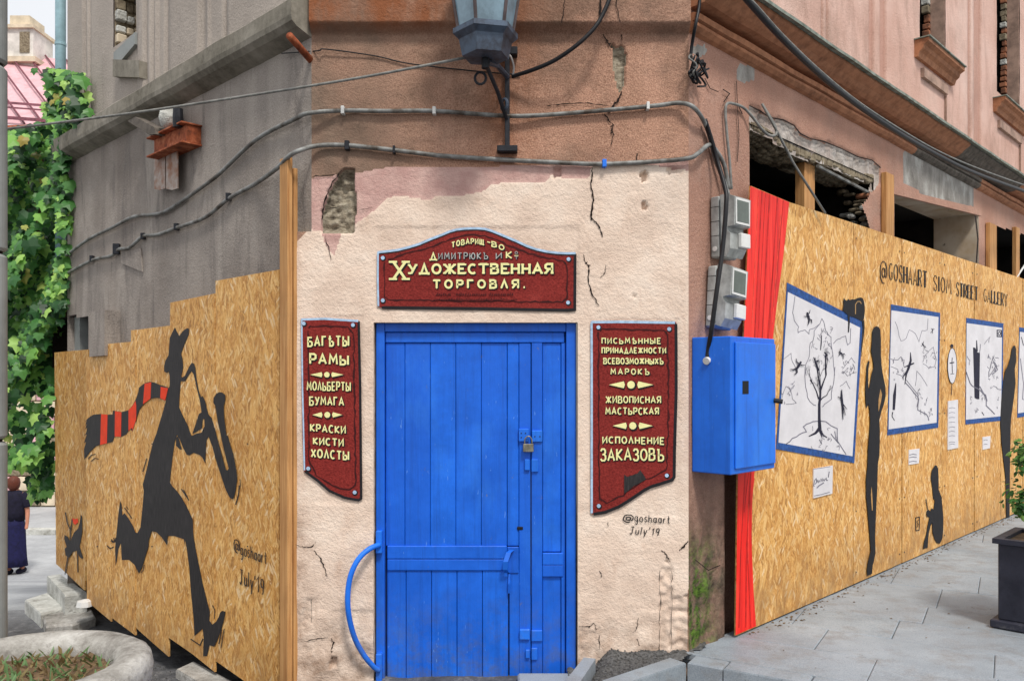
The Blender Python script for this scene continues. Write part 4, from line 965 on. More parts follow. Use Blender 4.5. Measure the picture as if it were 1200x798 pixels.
s1 = sign('wide red painted sign with arched top above the blue door', out,
     [(top, 2.6), (zs1([(38,172),(37,330),(40,474)]), 2.2)], [(zs1([(1147,180),(1146,330),(1145,494),(1100,497),(600,488),(60,482)]), 3.4), ([(x, y + 2.2) for x, y in top], 1.4)],
     zs1([(72,230),(74,330),(72,425),(95,440),(500,445),(1070,452),(1100,430),(1100,240),(1080,218),(940,195),(830,158),(720,110),(640,78),(560,74),(470,90),(330,145),(200,180),(72,225)]),
     zs1([(65,203),(1110,210),(65,442),(1107,454)]), (557, 362))
lettering(s1, [('ТОВАРИЩ', 529.5, 291, 566.5, 287.5, 7, 7, 1.5, {'bend': 2.6, 'gap': .3}), ('-', 571, 286.5, 574.5, 287.5, 6, 6, 1.5), ('В', 576.5, 289.5, 581.5, 290.5, 7, 7, 1.7), ('О', 585, 292.5, 590.5, 293.5, 6.5, 6.5, 1.6),
    ('Д', 504, 305, 511.5, 305, 9.5, 9.5, 2.0), ('К', 593.5, 303.5, 599.5, 303.5, 9, 9, 1.9),
    ('Х', 460.5, 329, 475.5, 329, 24, 24, 3.6, {'serif': .2, 'wob': 0}), ('УДОЖЕСТВЕННАЯ', 479.5, 321.5, 647, 321.5, 12.6, 13, 3.1, {'serif': .12, 'gap': .2, 'wob': .015}),
    ('ТОРГОВЛЯ.', 508, 338.5, 615, 338.5, 11, 11, 2.8, {'gap': .42, 'serif': .05})])
lettering(s1, [('ИМИТРЮКЪ', 514, 304, 571.5, 304, 8, 8, 1.2, {'gap': .3}), ('И', 581.5, 303.5, 587.5, 303.5, 7, 7, 1.3), ('О', 603.5, 298, 606.5, 298, 3.5, 3.5, .8), ('Т', 603, 304.2, 607, 304.2, 4, 4, .8)], m=m_simple('dull_grey_letter_paint', (186, 190, 186), .7))
p = Paint(FW, .0146); p.line([(602.5, 299.6), (607.5, 299.6)], .7); p.build('lettering', 'yellow', s1)
p = Paint(FW, .0135); rw = random.Random(2); x = 511          # two rows of dark, worn and unreadable small print
while x < 601:
    if int(x) not in range(527, 532) and int(x) not in range(570, 573): p.line([(x, 346.5 + rw.uniform(-.6,.6)), (x + rw.uniform(.4,1.8), 344 + rw.uniform(-.8,1)), (x + 1.6, 346.4)], .9)
    x += 2.6
x = 508
while x < 605:
    p.line([(x, 352 + rw.uniform(-.6,.6)), (x + 1.3, 350.6 + rw.uniform(-.8,1)), (x + 2.4, 352)], .8); x += 2.9
p.build('lettering', m_simple('dark_faint_print', (74, 18, 20), .8), s1)

zl = lambda pts: Z(345, 365, 3.4, pts)
out = zl([(27,30),(120,27),(255,36),(263,300),(267,745),(255,753),(200,742),(140,715),(90,672),(40,635),(34,500),(30,300)])
s2 = sign('tall red painted sign left of the blue door listing frames, easels and paints', out, [(zl([(27,32),(120,29),(254,38)]), 2.6), (zl([(29,30),(32,300),(40,632)]), 1.8)],
     [(zl([(256,40),(262,300),(266,744),(255,751),(200,741),(140,714),(90,671),(42,636)]), 3.0)], zl([(55,75),(58,590),(90,655),(150,695),(220,712),(245,690),(235,90),(215,62),(60,58),(55,75)]), zl([(37,48),(233,54),(55,625),(240,720)]), (388, 586))
def orn(t, cx, cy, w_, h_, D=.0146):
    for m, k, dd in (('black', 1.25, -.0016), ('yellow', 1.0, 0)):
        p = Paint(FW, D + dd); o_ = .9 if m == 'black' else 0
        p.dot(cx + o_, cy + o_, h_ * .5 * k, h_ * .5 * k, 14); p.poly([(cx - w_/2 + o_ - (k-1)*6, cy + o_), (cx - h_*.95 + o_, cy - h_*.45*k + o_), (cx - h_*.8 + o_, cy + o_), (cx - h_*.95 + o_, cy + h_*.45*k + o_)])
        p.poly([(cx + w_/2 + o_ + (k-1)*6, cy + o_), (cx + h_*.95 + o_, cy + h_*.45*k + o_), (cx + h_*.8 + o_, cy + o_), (cx + h_*.95 + o_, cy - h_*.45*k + o_)]); p.build('ornament', m, t)
lettering(s2, [('БАГѢТЫ', 361, 406.5, 408.5, 406, 12, 12.5, 2.3, {'gap': .26}), ('РАМЫ', 363.5, 427, 408, 428, 13, 12.5, 2.7), ('МОЛЬБЕРТЫ', 360, 457.5, 410.5, 458.5, 10.5, 11, 1.7),
    ('БУМАГА', 363, 475, 402.5, 475.5, 10.5, 10.5, 1.9), ('КРАСКИ', 364, 505.5, 404.5, 508.5, 9.5, 9.5, 1.9), ('КИСТИ', 367.5, 521, 402, 523.5, 9, 9.5, 2.0), ('ХОЛСТЫ', 365, 536, 408.5, 539.5, 10.5, 11, 2.1)])
orn(s2, 383, 439, 39, 6.5); orn(s2, 383.5, 486, 35, 7)

zr = lambda pts: Z(685, 370, 6.65, pts); zr2 = lambda pts: Z(685, 480, 4.99, pts)
out = zr([(48,46),(300,44),(712,50),(716,250),(716,600)]) + zr2([(527,250),(526,395),(512,412),(440,435),(390,450),(350,470),(310,498),(270,525),(200,568),(120,600),(50,612),(37,600),(36,300)])
s3 = sign('tall red painted sign right of the blue door listing stationery and art workshop orders', out, [(zr([(52,50),(300,48),(706,54)]), 3.0), (zr([(55,50),(56,400)]) + zr2([(42,200),(42,604)]), 2.6)],
     [(zr([(712,62),(714,250),(714,600)]) + zr2([(526,250),(524,394),(511,411),(440,434),(390,449),(350,469),(310,497),(270,524),(200,567),(120,599),(52,610)]), 3.6)],
     zr([(110,130),(110,600)]) + zr2([(85,400),(90,520),(130,545),(230,500),(330,420),(430,378),(480,350),(490,100)]) + zr([(650,150),(620,115),(380,110),(140,105),(112,135)]), zr([(108,90),(660,103)]) + zr2([(83,562),(481,384)]), (744, 602))
lettering(s3, [('ПИСЬМѢННЫЕ', 705.5, 403, 774, 403.3, 7.3, 7.5, 1.5, {'gap': .3}), ('ПРИНАДЛЕЖНОСТИ', 705.5, 414.3, 780, 414.3, 7.5, 7.2, 1.6, {'gap': .24}), ('ВСЕВОЗМОЖНЫХЪ', 707.5, 426.7, 777, 427, 7.5, 7.5, 1.6, {'gap': .2}),
    ('МАРОКЪ', 716, 439, 760.5, 439.3, 7.2, 7.4, 1.5, {'gap': .36}), ('ЖИВОПИСНАЯ', 710, 472.4, 774, 472.8, 8.5, 8.5, 1.6, {'gap': .2}), ('МАСТЬРСКАЯ', 710, 485.8, 771.5, 486, 8.5, 8.5, 1.7, {'gap': .22}),
    ('ИСПОЛНЕНИЕ', 706.5, 519.5, 778, 521, 8.5, 9, 1.8, {'gap': .24}), ('ЗАКАЗОВЪ', 704, 540.2, 777.5, 540, 15, 14.5, 2.3, {'gap': .16})])
orn(s3, 739.5, 450.8, 52, 9); orn(s3, 741.5, 498.8, 47, 8.5)
p = Paint(FW, .0146); p.poly(zr2([(232,380),(250,392),(310,372),(325,352),(342,375),(360,405),(350,414),(290,445),(232,492)])); p.build('painted_cat', 'blackp', s3)
sg = thing('painted_signature', 'small black handwritten signature on the cream wall below the right sign', 'signature', FW, (FW.px(758, 628)[0], 0, FW.px(758, 628)[1]))
Paint(FW, .0085).text('@', 730.5, 611, 742.5, 611, 9, 9, 1.5).text('goshaart', 744, 611, 785, 613.5, 9.5, 9.5, 1.1, gap=.14).text("July'19", 738, 625.5, 772, 627.5, 9, 9, 1.2, gap=.16, slant=.15).build('lettering', 'black', sg)

# ------------------------------------------------------------------ left hoarding
HL = .09
def hoard(fr, d, panels, name, label, base_px, mats, nm='strand_board_panel', th=.012):
    u, z = fr.px(*base_px, d); t = thing(name, label, 'hoarding', fr, (u, -d, z))
    for i, P in enumerate(panels):
        dd = d + (P[1] if isinstance(P[1], float) else 0); pts = P[0] if isinstance(P[1], float) else P
        obj(nm, MB().prism(P2(fr, pts, d), -dd, -dd + th), mats[i % len(mats)], t)
    return t
pan = [
 ([(252.6,329.2),(327.2,316),(327.2,830),(287,798),(252.6,774)], .0), ([(199.8,354.8),(252,344),(252,787),(226,766),(197.8,746.5),(198,600)], .002), ([(160,386.5),(199.3,381.5),(197.4,769),(178,752),(159.5,735.5)], .0),
 ([(131.5,402.5),(154,400.5),(154,387),(159.5,386.5),(159,744),(131.5,723.5)], .003), ([(101,418.5),(123.5,417),(123.5,403.3),(131,402.5),(130.6,728),(102,704)], .001),
 ([(82,411),(100.4,409.5),(100.4,418),(100,600),(96,692),(82,679)], -.02), ([(60,413),(81.5,411),(81.5,679),(62,661)], -.025)]
hl = hoard(LW, HL, pan, 'board_hoarding', 'stepped strand board hoarding painted with a running saxophone player', (200, 760), ['osb', 'osb', 'osb', 'osb', 'osb', 'osb3', 'osb3'])
u0, zt = LW.px(327.5, 187, HL + .03); u1, _ = LW.px(337, 187, HL + .03)
obj('timber_post', MB().cbox((u0, -HL - .03, -.3), (u1, -HL + .001, zt), .003), 'wood', hl)
obj('timber_batten', MB().cbox((u0 + .01, -HL + .014, -.3), (u1 - .012, -HL + .04, zt - .05), .003), 'wood', hl)
zA = lambda pts: Z(90, 370, 5.7, pts); zB = lambda pts: Z(90, 500, 5.7, pts); zC = lambda pts: Z(90, 630, 4.75, pts)
DP_ = HL + .0045
p = Paint(LW, DP_)
p.poly(zA([(655,78),(668,105),(685,135),(703,108),(720,92),(740,82),(750,92),(748,125),(733,160),(715,200),(697,255),(707,290),(711,340),(706,372),(698,400),(694,437),(690,500),(685,560),(684,612),(700,650),(725,700),(745,740),(760,790)]) +
       zB([(690,90),(672,45),(655,100),(640,200),(628,310),(622,372),(640,398),(670,430),(700,470),(730,525),(750,565),(775,620),(778,700),(785,798)]) +
       zC([(652,0),(665,80),(690,200),(700,250),(715,310),(728,365),(741,410),(738,460),(755,482),(775,465),(790,440),(798,415),(808,405),(828,410),(818,460),(800,520),(785,560),(765,605),(738,597),(733,625),(725,657),(703,657),(704,600),(706,555),(700,505),(655,545),(650,450),(642,370),(635,300),(625,160),(612,60),(602,8)]) +
       zB([(722,798),(715,750),(650,728),(607,728),(603,790),(590,770),(565,735),(530,702),(500,697),(480,760)]) +
       zC([(400,45),(385,90),(365,160),(345,197),(322,150),(290,122),(250,122),(245,30),(232,60),(224,120),(216,158),(213,60),(217,0)]) +
       zB([(262,740),(272,640),(278,575),(290,495),(300,520),(305,590),(318,575),(345,610),(375,660),(392,705),(405,708),(425,670),(432,600),(440,520),(447,430),(440,385),(465,290),(490,180),(510,100),(530,50),(545,0)]) +
       zA([(545,740),(575,640),(597,560),(608,490),(620,470),(620,400),(612,372),(600,381),(583,372),(583,335),(592,298),(612,265),(617,200),(620,150),(638,110)]))
p.poly(zB([(690,90),(665,45),(690,30),(745,0),(755,40),(767,60),(800,45),(835,38),(850,0),(880,0),(880,65),(866,90),(862,170),(858,243),(838,205),(820,188),(780,173),(750,190),(735,187),(712,145)]))
p.poly(zA([(660,780),(700,650),(725,700),(762,790),(756,830),(700,840)]))
p.poly(zB([(663,75),(675,62),(690,110),(702,150),(690,152),(662,125)]))
p.poly(zA([(694,437),(700,405),(706,412),(722,400),(738,365),(755,330),(770,313),(783,320),(792,345),(798,400),(803,440),(815,500),(830,545),(838,533),(845,545),(858,570),(867,610),(880,660),(900,680),(915,730),(922,798)]) + zB([(905,130),(890,80),(872,60),(845,40),(850,0)]) + zA([(838,770),(853,745),(852,690),(842,690),(836,750),(790,780),(772,785),(795,720),(815,655),(832,645),(830,615),(820,560),(800,480),(788,420),(780,390),(766,370),(745,400),(722,437)]))
p.poly(zB([(880,65),(920,0),(945,100),(975,210),(998,288),(1008,290),(1015,275),(1000,220),(975,120),(950,0)]) + zA([(940,700),(925,600),(912,580),(914,548),(930,522),(950,510),(972,512),(992,530),(993,560),(982,600),(985,680),(990,720),(1000,798)]) + zB([(1010,60),(1025,120),(1045,180),(1057,240),(1068,300),(1072,350),(1060,430),(1050,470),(1038,483),(1020,470),(995,420),(965,330),(935,240),(905,130)]))
p.build('painted_figure', 'blackp', hl, label='black silhouette of a running saxophone player in a hat')
p = Paint(LW, DP_ + .0008)
p.poly(zA([(612,480),(580,468),(555,462),(520,446),(490,440),(465,446),(443,456),(415,480),(410,510),(400,540),(388,570),(370,600),(345,630),(300,642),(240,632),(240,658),(200,660),(160,655),(110,660),(90,672),(70,688),(50,715),(66,700),(56,735),(68,720),(55,760),(70,745),(60,790)]) +
       zB([(62,40),(50,60),(66,50),(48,110),(62,100),(48,150),(50,222),(85,170),(125,130),(160,118),(200,110),(240,100),(252,65),(295,68),(330,50),(355,15)]) + zA([(372,770),(395,700),(408,650),(420,620),(445,590),(490,555),(520,548),(545,548),(590,566)]))
p.build('painted_scarf', 'blackp', hl)
for q in (zA([(560,474),(610,484),(590,566),(557,550)]), zA([(453,453),(497,443),(492,553),(470,570),(442,590)]), zA([(345,631),(372,600),(392,568),(397,600),(397,690),(372,768)]) + zB([(370,5),(345,28)]), zA([(255,636),(298,643)]) + zB([(295,67),(253,65)]), zA([(162,656),(205,660)]) + zB([(201,110),(180,115),(156,122)])): Paint(LW, DP_ + .0016).poly(q).build('scarf_stripe', 'orange', hl)
for q, w_ in ((zB([(75,215),(95,190),(125,182)]),1), (zB([(95,230),(120,210),(145,215)]),1), (zB([(467,210),(455,250),(440,300)]),.9), (zB([(697,415),(720,445),(748,490)]),1.2), (zB([(712,420),(740,470)]),.8), (zB([(1085,390),(1080,450),(1060,520)]),1.2), (zB([(1090,350),(1092,400)]),.8),
              (zB([(318,540),(340,570),(368,612)]),1), (zB([(330,530),(345,552)]),.8), (zB([(230,750),(240,770),(255,765),(262,740)]),1.4), (zC([(167,42),(185,60),(205,50)]),1.2), (zC([(188,20),(205,15)]),1), (zC([(375,150),(368,180),(355,195)]),.8), (zC([(633,562),(660,580),(685,597),(702,560)]),1.2), (zC([(755,375),(768,400),(765,450)]),1), (zC([(820,505),(810,560),(803,610)]),1), (zC([(806,510),(790,590)]),1), (zC([(205,0),(212,20)]),1.2)): Paint(LW, DP_ + .0006).line(q, w_).build('painted_motion_line', 'blackp', hl)
p = Paint(LW, HL - .016); zD = lambda pts: Z(0, 540, 3.99, pts)
p.poly(zD([(378,250),(384,262),(385,330),(378,370),(372,400),(388,450),(383,458),(370,445),(360,418),(340,425),(322,452),(306,440),(302,410),(312,400),(300,365),(302,345),(318,355),(328,380),(345,335),(365,315),(372,290)]))
for q in (zD([(305,240),(315,290),(328,320),(328,380)]), zD([(338,270),(330,320)]), zD([(318,440),(304,530)]), zD([(362,420),(364,520)])): p.line(q, 1.2)
p.build('painted_figure', 'blackp', hl, label='small painted dog leaping')
p = Paint(LW, HL - .0148); p.poly(zD([(338,266),(350,272),(362,268),(366,285),(352,298),(342,290)])); p.build('painted_scarf', 'orange', hl, label='small orange scarf patch on the dog')
Paint(LW, DP_).text('@', 274, 643, 281, 648, 14, 14, 1.2).text('goshaart', 282, 650, 312, 661, 14, 15, 1.1, gap=.12).build('lettering', 'blackp', hl)
Paint(LW, DP_).text("July'", 281, 683, 299, 692, 17, 17, 1.3, gap=.14).text('19', 301, 693, 309, 697, 19, 19, 1.3, gap=.14).build('lettering', 'blackp', hl)
for x in (114, 178, 223, 290):
    for y in (520, 640): Paint(LW, DP_ - .001).dot(x, y, .8).build('nail_head', 'iron', hl)

# ------------------------------------------------------------------ right hoarding
HR = .06
def rtop(x): return 237 + (x - 925) * (327 - 237) / (1200 - 925)
def rbot(x): u = (x - 863) / (1180 - 863); return 742 + (607 - 742) * u
def rb_z(x):  # bottom at pavement level
    Pa = RW; u, z = Pa.px(x, 500, HR); wp = Pa.mat @ Vector((u, -HR, ZP + .012)); return HY + (EYE - wp.z) * F / wp.y
seams = [1000.5, 1013, 1057, 1105, 1121, 1142, 1165, 1186]
def rt2(x): return 237 + (x - 925) * .3273 
pan = [([(880,218),(925,237),(999.6,261.4),(999.6,rb_z(999.6)),(862.5,rb_z(862.5)),(865,560)], .0)]
xs_ = [1000.2, 1057.2, 1104, 1142, 1173, 1199, 1222, 1242, 1260, 1276]
for i, (a, b) in enumerate(zip(xs_, xs_[1:])):
    ua = RW.px(a, 300, HR)[0]; pan.append(([(a, rt2(a)), (b - .8, rt2(b - .8)), (b - .8, rb_z(b - .8)), (a, rb_z(a))], .002 * (i % 2)))
hr = hoard(RW, HR, pan, 'board_hoarding', 'long strand board hoarding with painted red curtain and picture gallery along the right street', (1000, 668), ['osb2', 'osb2', 'osb'])
DQ = HR + .0045
p = Paint(RW, DQ); p.poly([(879.3,218.2),(925,237.2),(918,300),(910,360),(903,420),(893,500),(884,555),(881.5,590),(881,640),(883,690),(886,rb_z(886)-1),(862,rb_z(862)-1),(864.6,560)]); p.build('painted_curtain', 'red', hr, label='red painted curtain')
_df = m_simple('dark_red_fold_paint', (208, 24, 18), .6)
for q, w_ in (([(893,224),(884,400),(873,557),(868,650),(866,735)], 1.2), ([(902,228),(893,400),(880,550),(875,640),(874,735)], 1.5), ([(911,232),(902,380),(888,520)], 1.2), ([(918,235),(908,350)], 1.0), ([(897,226),(889,380),(877,555),(872,600)], .8), ([(878,575),(876,650),(880,735)], 1.0), ([(907,300),(899,400)], .8)): Paint(RW, DQ + .0005).line(q, w_).build('painted_fold', _df, hr)
_lf = m_simple('light_red_fold_paint', (250, 76, 58), .6)
for q, w_ in (([(889,230),(881,380)], .8), ([(915,250),(905,380)], 1.0), ([(877,590),(877,660)], .8), ([(884,560),(880,590),(881,640)], .8)): Paint(RW, DQ + .0009).line(q, w_).build('painted_fold', _lf, hr, label='light red painted fold')
for x_ in (1003.5, 1054.5, 1060, 1101.5, 1107, 1140, 1145):
    for f_ in (.04, .3, .55, .8, .97): Paint(RW, DQ - .001).dot(x_, rt2(x_) + (rb_z(x_) - rt2(x_)) * f_, .55, .9, 8).build('nail_head', 'iron', hr)
# gallery lettering
r8 = lambda x, y: (1020 + x / 6.67, 270 + y / 6.67)
def gt(t, xa, ya, xb, yb, ha, hb, w_, hv):
    gl = Paint(RW, DQ); a = r8(xa, ya); b = r8(xb, yb); gl.text(t, a[0], a[1], b[0], b[1], ha / 6.67, hb / 6.67, w_, gap=.16, serif=.09, wob=0, heavy=hv); gl.build('lettering', 'black', hr)
gl = Paint(RW, DQ); a = r8(78, 385); gl.text('@', a[0], a[1], r8(132, 400)[0], r8(132, 402)[1], 23, 23, 1.1, wob=0); gl.build('lettering', 'black', hr)
gt('GOSHAART', 148, 385, 440, 452, 132, 132, 1.0, 1.9); gt('SIOM', 497, 470, 632, 500, 120, 118, .9, 1.7); gt('STREET', 675, 512, 838, 550, 108, 108, .85, 1.6); gt('GALLERY', 888, 556, 1070, 598, 102, 100, .8, 1.4)
# pictures
zE = lambda pts: Z(900, 320, 6.65, pts); zF = lambda pts: Z(900, 430, 6.65, pts); zG = lambda pts: Z(1020, 340, 5.7, pts); zH = lambda pts: Z(900, 400, 3.99, pts); zI = lambda pts: Z(1000, 540, 5.7, pts)
def picture(outer, inner, label):
    pc = obj('painted_picture', MB().prism(P2(RW, outer, HR), -DQ, -DQ + .003), 'fblue', hr, label=label)
    p = Paint(RW, DQ + .0008); p.poly(inner); p.build('picture_ground', 'white', pc); return pc
def art(pc, pencil, ink, fills=()):
    p = Paint(RW, DQ + .0016); 
    for q, w_ in pencil:
        q2 = []
        for a, b in zip(q, q[1:]): q2 += [a, ((a[0]+b[0])/2 + rw.uniform(-.7,.7), (a[1]+b[1])/2 + rw.uniform(-.9,.9))]
        q2.append(q[-1]); p.line(q2, w_)
    p.build('pencil_line', 'pencil', pc)
    p = Paint(RW, DQ + .0022)
    for q, w_ in ink: p.line(q, w_)
    for q in fills: p.poly(q)
    p.build('ink_drawing', 'ink', pc)
ra = random.Random(12)
def twigs(base, ang, L, w0, depth, out):
    if depth == 0 or L < 1.2: return
    x2 = base[0] + L * .62 * math.cos(R(ang)); y2 = base[1] - L * math.sin(R(ang)); m_ = ((base[0]+x2)/2 + ra.uniform(-.5,.5), (base[1]+y2)/2)
    out.append(([base, m_, (x2, y2)], [w0, w0 * .8, w0 * .55]))
    for k in range(ra.choice((2, 2, 3))): twigs((x2, y2), ang + ra.uniform(-42, 42), L * ra.uniform(.6, .82), w0 * .58, depth - 1, out)
def shade(x0, y0, x1, y1, n, out, L=6, w_=.4):
    for _ in range(n):
        x = ra.uniform(x0, x1); y = ra.uniform(y0, y1); out.append(([(x, y), (x + ra.uniform(-L, L) * .4, y + ra.uniform(-L, L) * .6), (x + ra.uniform(-L, L) * .5, y + ra.uniform(-L, L))], w_))
def flyer(cx, cy, s_, a):
    # small leaping figure: body, head, arms, legs
    c_, n_ = math.cos(R(a)), math.sin(R(a)); T = lambda x, y: (cx + (x * c_ - y * n_) * s_ * .75, cy - (x * n_ + y * c_) * s_)
    return [([T(0, .5), T(.05, .1), T(0, -.35)], [s_*.16, s_*.32, s_*.2]), ([T(0, .5), T(.06, .78)], [s_*.2, s_*.24]), ([T(0, .4), T(.4, .5), T(.75, .85)], [s_*.16, s_*.12, s_*.06]), ([T(0, .38), T(-.45, .3), T(-.8, .55)], [s_*.16, s_*.12, s_*.06]), ([T(0, -.3), T(.35, -.6), T(.2, -1.1)], [s_*.2, s_*.15, s_*.06]), ([T(0, -.3), T(-.3, -.75), T(-.7, -1.0)], [s_*.2, s_*.15, s_*.06])]
p1 = picture([(921.8,331.3),(1010.5,377),(1000.5,542.5),(909,526)], [(923.3,342.2),(1008,384),(999,534.5),(912.3,518.4)], 'crooked blue framed picture of a tree on a hill')
def star(cx, cy, r, arms): return [([(cx, cy), (cx + r * math.cos(R(a)) * .75, cy - r * math.sin(R(a)))], [2.2 * (r / 8), .5]) for a in arms]
ink1 = [(zF([(405,500),(400,400),(400,290),(408,220),(410,160)]), [4.2, 3.2, 3.0, 2.4, 2]), (zF([(410,170),(395,90),(380,-10)]), [2, 1.4, 1]), (zF([(410,180),(435,110),(455,60),(450,-20)]), [2.2, 1.5, 1.2, .9]), (zF([(395,250),(378,190),(350,130),(330,100)]), [1.6, 1.2, 1, 1.5]), (zF([(400,270),(425,240),(450,225)]), [1.6, 1.2, 1]),
    (zF([(400,480),(370,515),(318,540)]), [4, 2.6, 1]), (zF([(405,490),(430,530),(462,550)]), [3, 1.8, .8]), (zF([(405,500),(420,545)]), [2, .8]), (zE([(395,760),(370,690),(355,655)]), [2.2, 1.8, .6]), (zE([(410,600),(415,545),(417,485)]), [.8, 1.3, .8]), (zE([(450,640),(447,740),(452,798)]), [1.6, 1.2, 1.6]), (zE([(440,615),(460,640),(440,650)]), 1.6), (zE([(375,690),(395,680)]), 1.4)]
for b_, an, L_ in ((zF([(410,160)])[0], 95, 13), (zF([(395,80)])[0], 110, 10), (zF([(450,20)])[0], 75, 11), (zF([(340,115)])[0], 120, 8), (zF([(450,225)])[0], 50, 6), (zF([(405,200)])[0], 120, 9)): twigs(b_, an, L_, .9, 4, ink1)
ink1 += flyer(*zE([(312,345)])[0], 8, 25) + flyer(*zE([(228,728)])[0], 10, -40) + flyer(*zE([(568,628)])[0], 6, 60) + [(zF([(570,175),(570,240),(578,300),(580,410)]), [.8, 2.4, 2, .6]), (zF([(540,230),(570,250)]), [.6, 1.6]), (zF([(575,290),(600,375)]), [1.6, .5]), (zF([(580,290),(612,330)]), [1.4, .5])]
pen1 = [(zE([(210,180),(192,310),(205,370),(240,420),(235,465),(270,450),(290,445),(320,475),(325,440),(360,430),(405,395),(420,355),(440,400),(450,450),(470,480),(492,500),(497,580),(510,700),(520,798)]), .7), (zE([(405,395),(360,450),(350,530),(330,545),(325,620),(310,680),(290,740),(298,798)]), .7), (zF([(290,0),(290,120),(305,200),(310,240),(350,290),(375,300)]), .8), (zF([(522,0),(515,100),(500,170),(495,250),(440,290),(420,310)]), .8),
    (zE([(510,550),(545,515),(575,500),(605,490),(620,560),(640,545),(645,430)]), .7), (zF([(140,600),(190,555),(245,525),(300,505),(275,465),(300,445),(350,425),(450,425),(540,480),(545,590),(490,520)]), 1.1), (zF([(520,500),(525,560),(570,620),(608,680)]), 1.0), (zF([(400,565),(420,600)]), 1), (zE([(110,680),(180,625),(190,690),(215,740)]), .5), (zF([(110,240),(140,150),(175,180),(190,250),(220,280),(140,290)]), .5), (zF([(580,30),(620,70),(690,40)]), .5), (zF([(560,150),(610,110),(640,170)]), .5), (zE([(580,750),(650,660),(680,700)]), .5)]
shade(*zE([(330,430)])[0], *zE([(500,700)])[0], 26, pen1); shade(*zF([(250,480)])[0], *zF([(560,660)])[0], 20, pen1); shade(*zE([(570,690)])[0], *zE([(690,790)])[0], 14, pen1, 5); shade(*zF([(110,120)])[0], *zF([(230,280)])[0], 12, pen1, 5)
art(p1, pen1, ink1)
p2 = picture([(1043.7,356.7),(1101.2,366.7),(1099,501),(1039.4,509.8)], [(1044.6,363.7),(1099.8,371.5),(1097.6,495.2),(1041.3,503)], 'middle blue framed picture of figures flying over a cliff')
ink2 = [(zG([(268,415),(270,470),(255,520),(240,560),(230,630)]), [.6, 2.4, 3.0, 2, .6]), (zG([(292,487),(262,500),(225,515)]), [1.4, 2, .6]), (zG([(245,540),(218,580),(220,600)]), [2, 1.2, .5])] + flyer(*zG([(355,370)])[0], 4.5, 40) + flyer(*zG([(414,270)])[0], 3.6, -20) + \
    [(zH([(598,195),(592,250),(588,320)]), [.8, 3.4, 2.6]), (zH([(583,330),(580,350),(592,370)]), [1.2, .8, .6])]
pen2 = [(zG([(165,210),(185,265),(205,340),(240,320),(260,265),(300,290),(325,345),(345,270),(380,265),(385,190)]), .5), (zG([(135,460),(185,465),(205,445),(225,510)]), .7), (zG([(138,510),(185,530),(175,560),(215,578)]), .6), (zH([(640,190),(690,250),(705,270),(700,320),(740,340),(752,370)]), 1.1), (zG([(300,640),(310,540),(350,590),(380,640)]), .5), (zG([(350,480),(370,430),(420,380),(440,460),(430,510),(390,520),(350,490)]), .5), (zG([(240,600),(320,700),(310,780)]), .7)]
shade(*zG([(345,400)])[0], *zG([(440,520)])[0], 16, pen2, 4); shade(*zG([(150,440)])[0], *zG([(230,600)])[0], 14, pen2, 4); shade(*zH([(680,200)])[0], *zH([(770,360)])[0], 16, pen2, 5)
art(p2, pen2, ink2)
p3 = picture([(1132,372.5),(1175.3,379),(1174.2,492.7),(1131,497.2)], [(1132.8,378.6),(1174.3,384.2),(1173.2,487.6),(1132,491.8)], 'blue framed picture of a figure standing in a chimney')
pen3x = []; shade(*zG([(780,440)])[0], *zG([(860,600)])[0], 26, pen3x, 4, .5); shade(*zH([(930,200)])[0], *zH([(1080,350)])[0], 12, pen3x, 5)
ink3 = [(zG([(710,335),(712,410)]), [.8, 2.2]), (zG([(693,500),(697,560)]), .5), (zH([(1000,330),(1010,345)]), .8)]
art(p3, pen3x + [(zG([(735,360),(728,420)]), .6), (zG([(640,545),(665,620),(700,650),(735,670),(770,700),(780,740)]), 1.0), (zH([(990,210),(1020,270),(1020,300),(1060,340)]), 1.1), (zG([(820,450),(800,520),(790,580),(840,500),(820,470),(850,530),(810,560)]), .8), (zG([(760,360),(800,310),(790,350)]), .5), (zG([(820,640),(850,660),(880,660)]), .6), (zG([(645,440),(665,470),(660,500)]), .5)], ink3,
    [zG([(686,382),(700,385),(715,415),(732,420),(728,727),(712,728),(696,718)])])
pI = Paint(RW, DQ + .0024); a, b = zG([(862, 290)])[0]; pI.line([(a-2.6,b-4),(a+2.4,b-3.6),(a+2.4,b+3.6),(a-2.6,b+3.4),(a-2.6,b-4)], 1.1); pI.line(ell(a, b, 1.3, 2), .8); pI.build('painted_logo', 'ink', p3)
p4 = picture([(1194.2,383.5),(1226,388.5),(1226,483),(1191.8,489.4)], [(1195.2,388.8),(1225.2,393),(1225.2,479),(1193,484.2)], 'last blue framed picture of the row')
art(p4, [(zH([(1180,80),(1195,200),(1190,270),(1210,276)]), .9)], [(zH([(1185,-20),(1195,20)]), .8)])
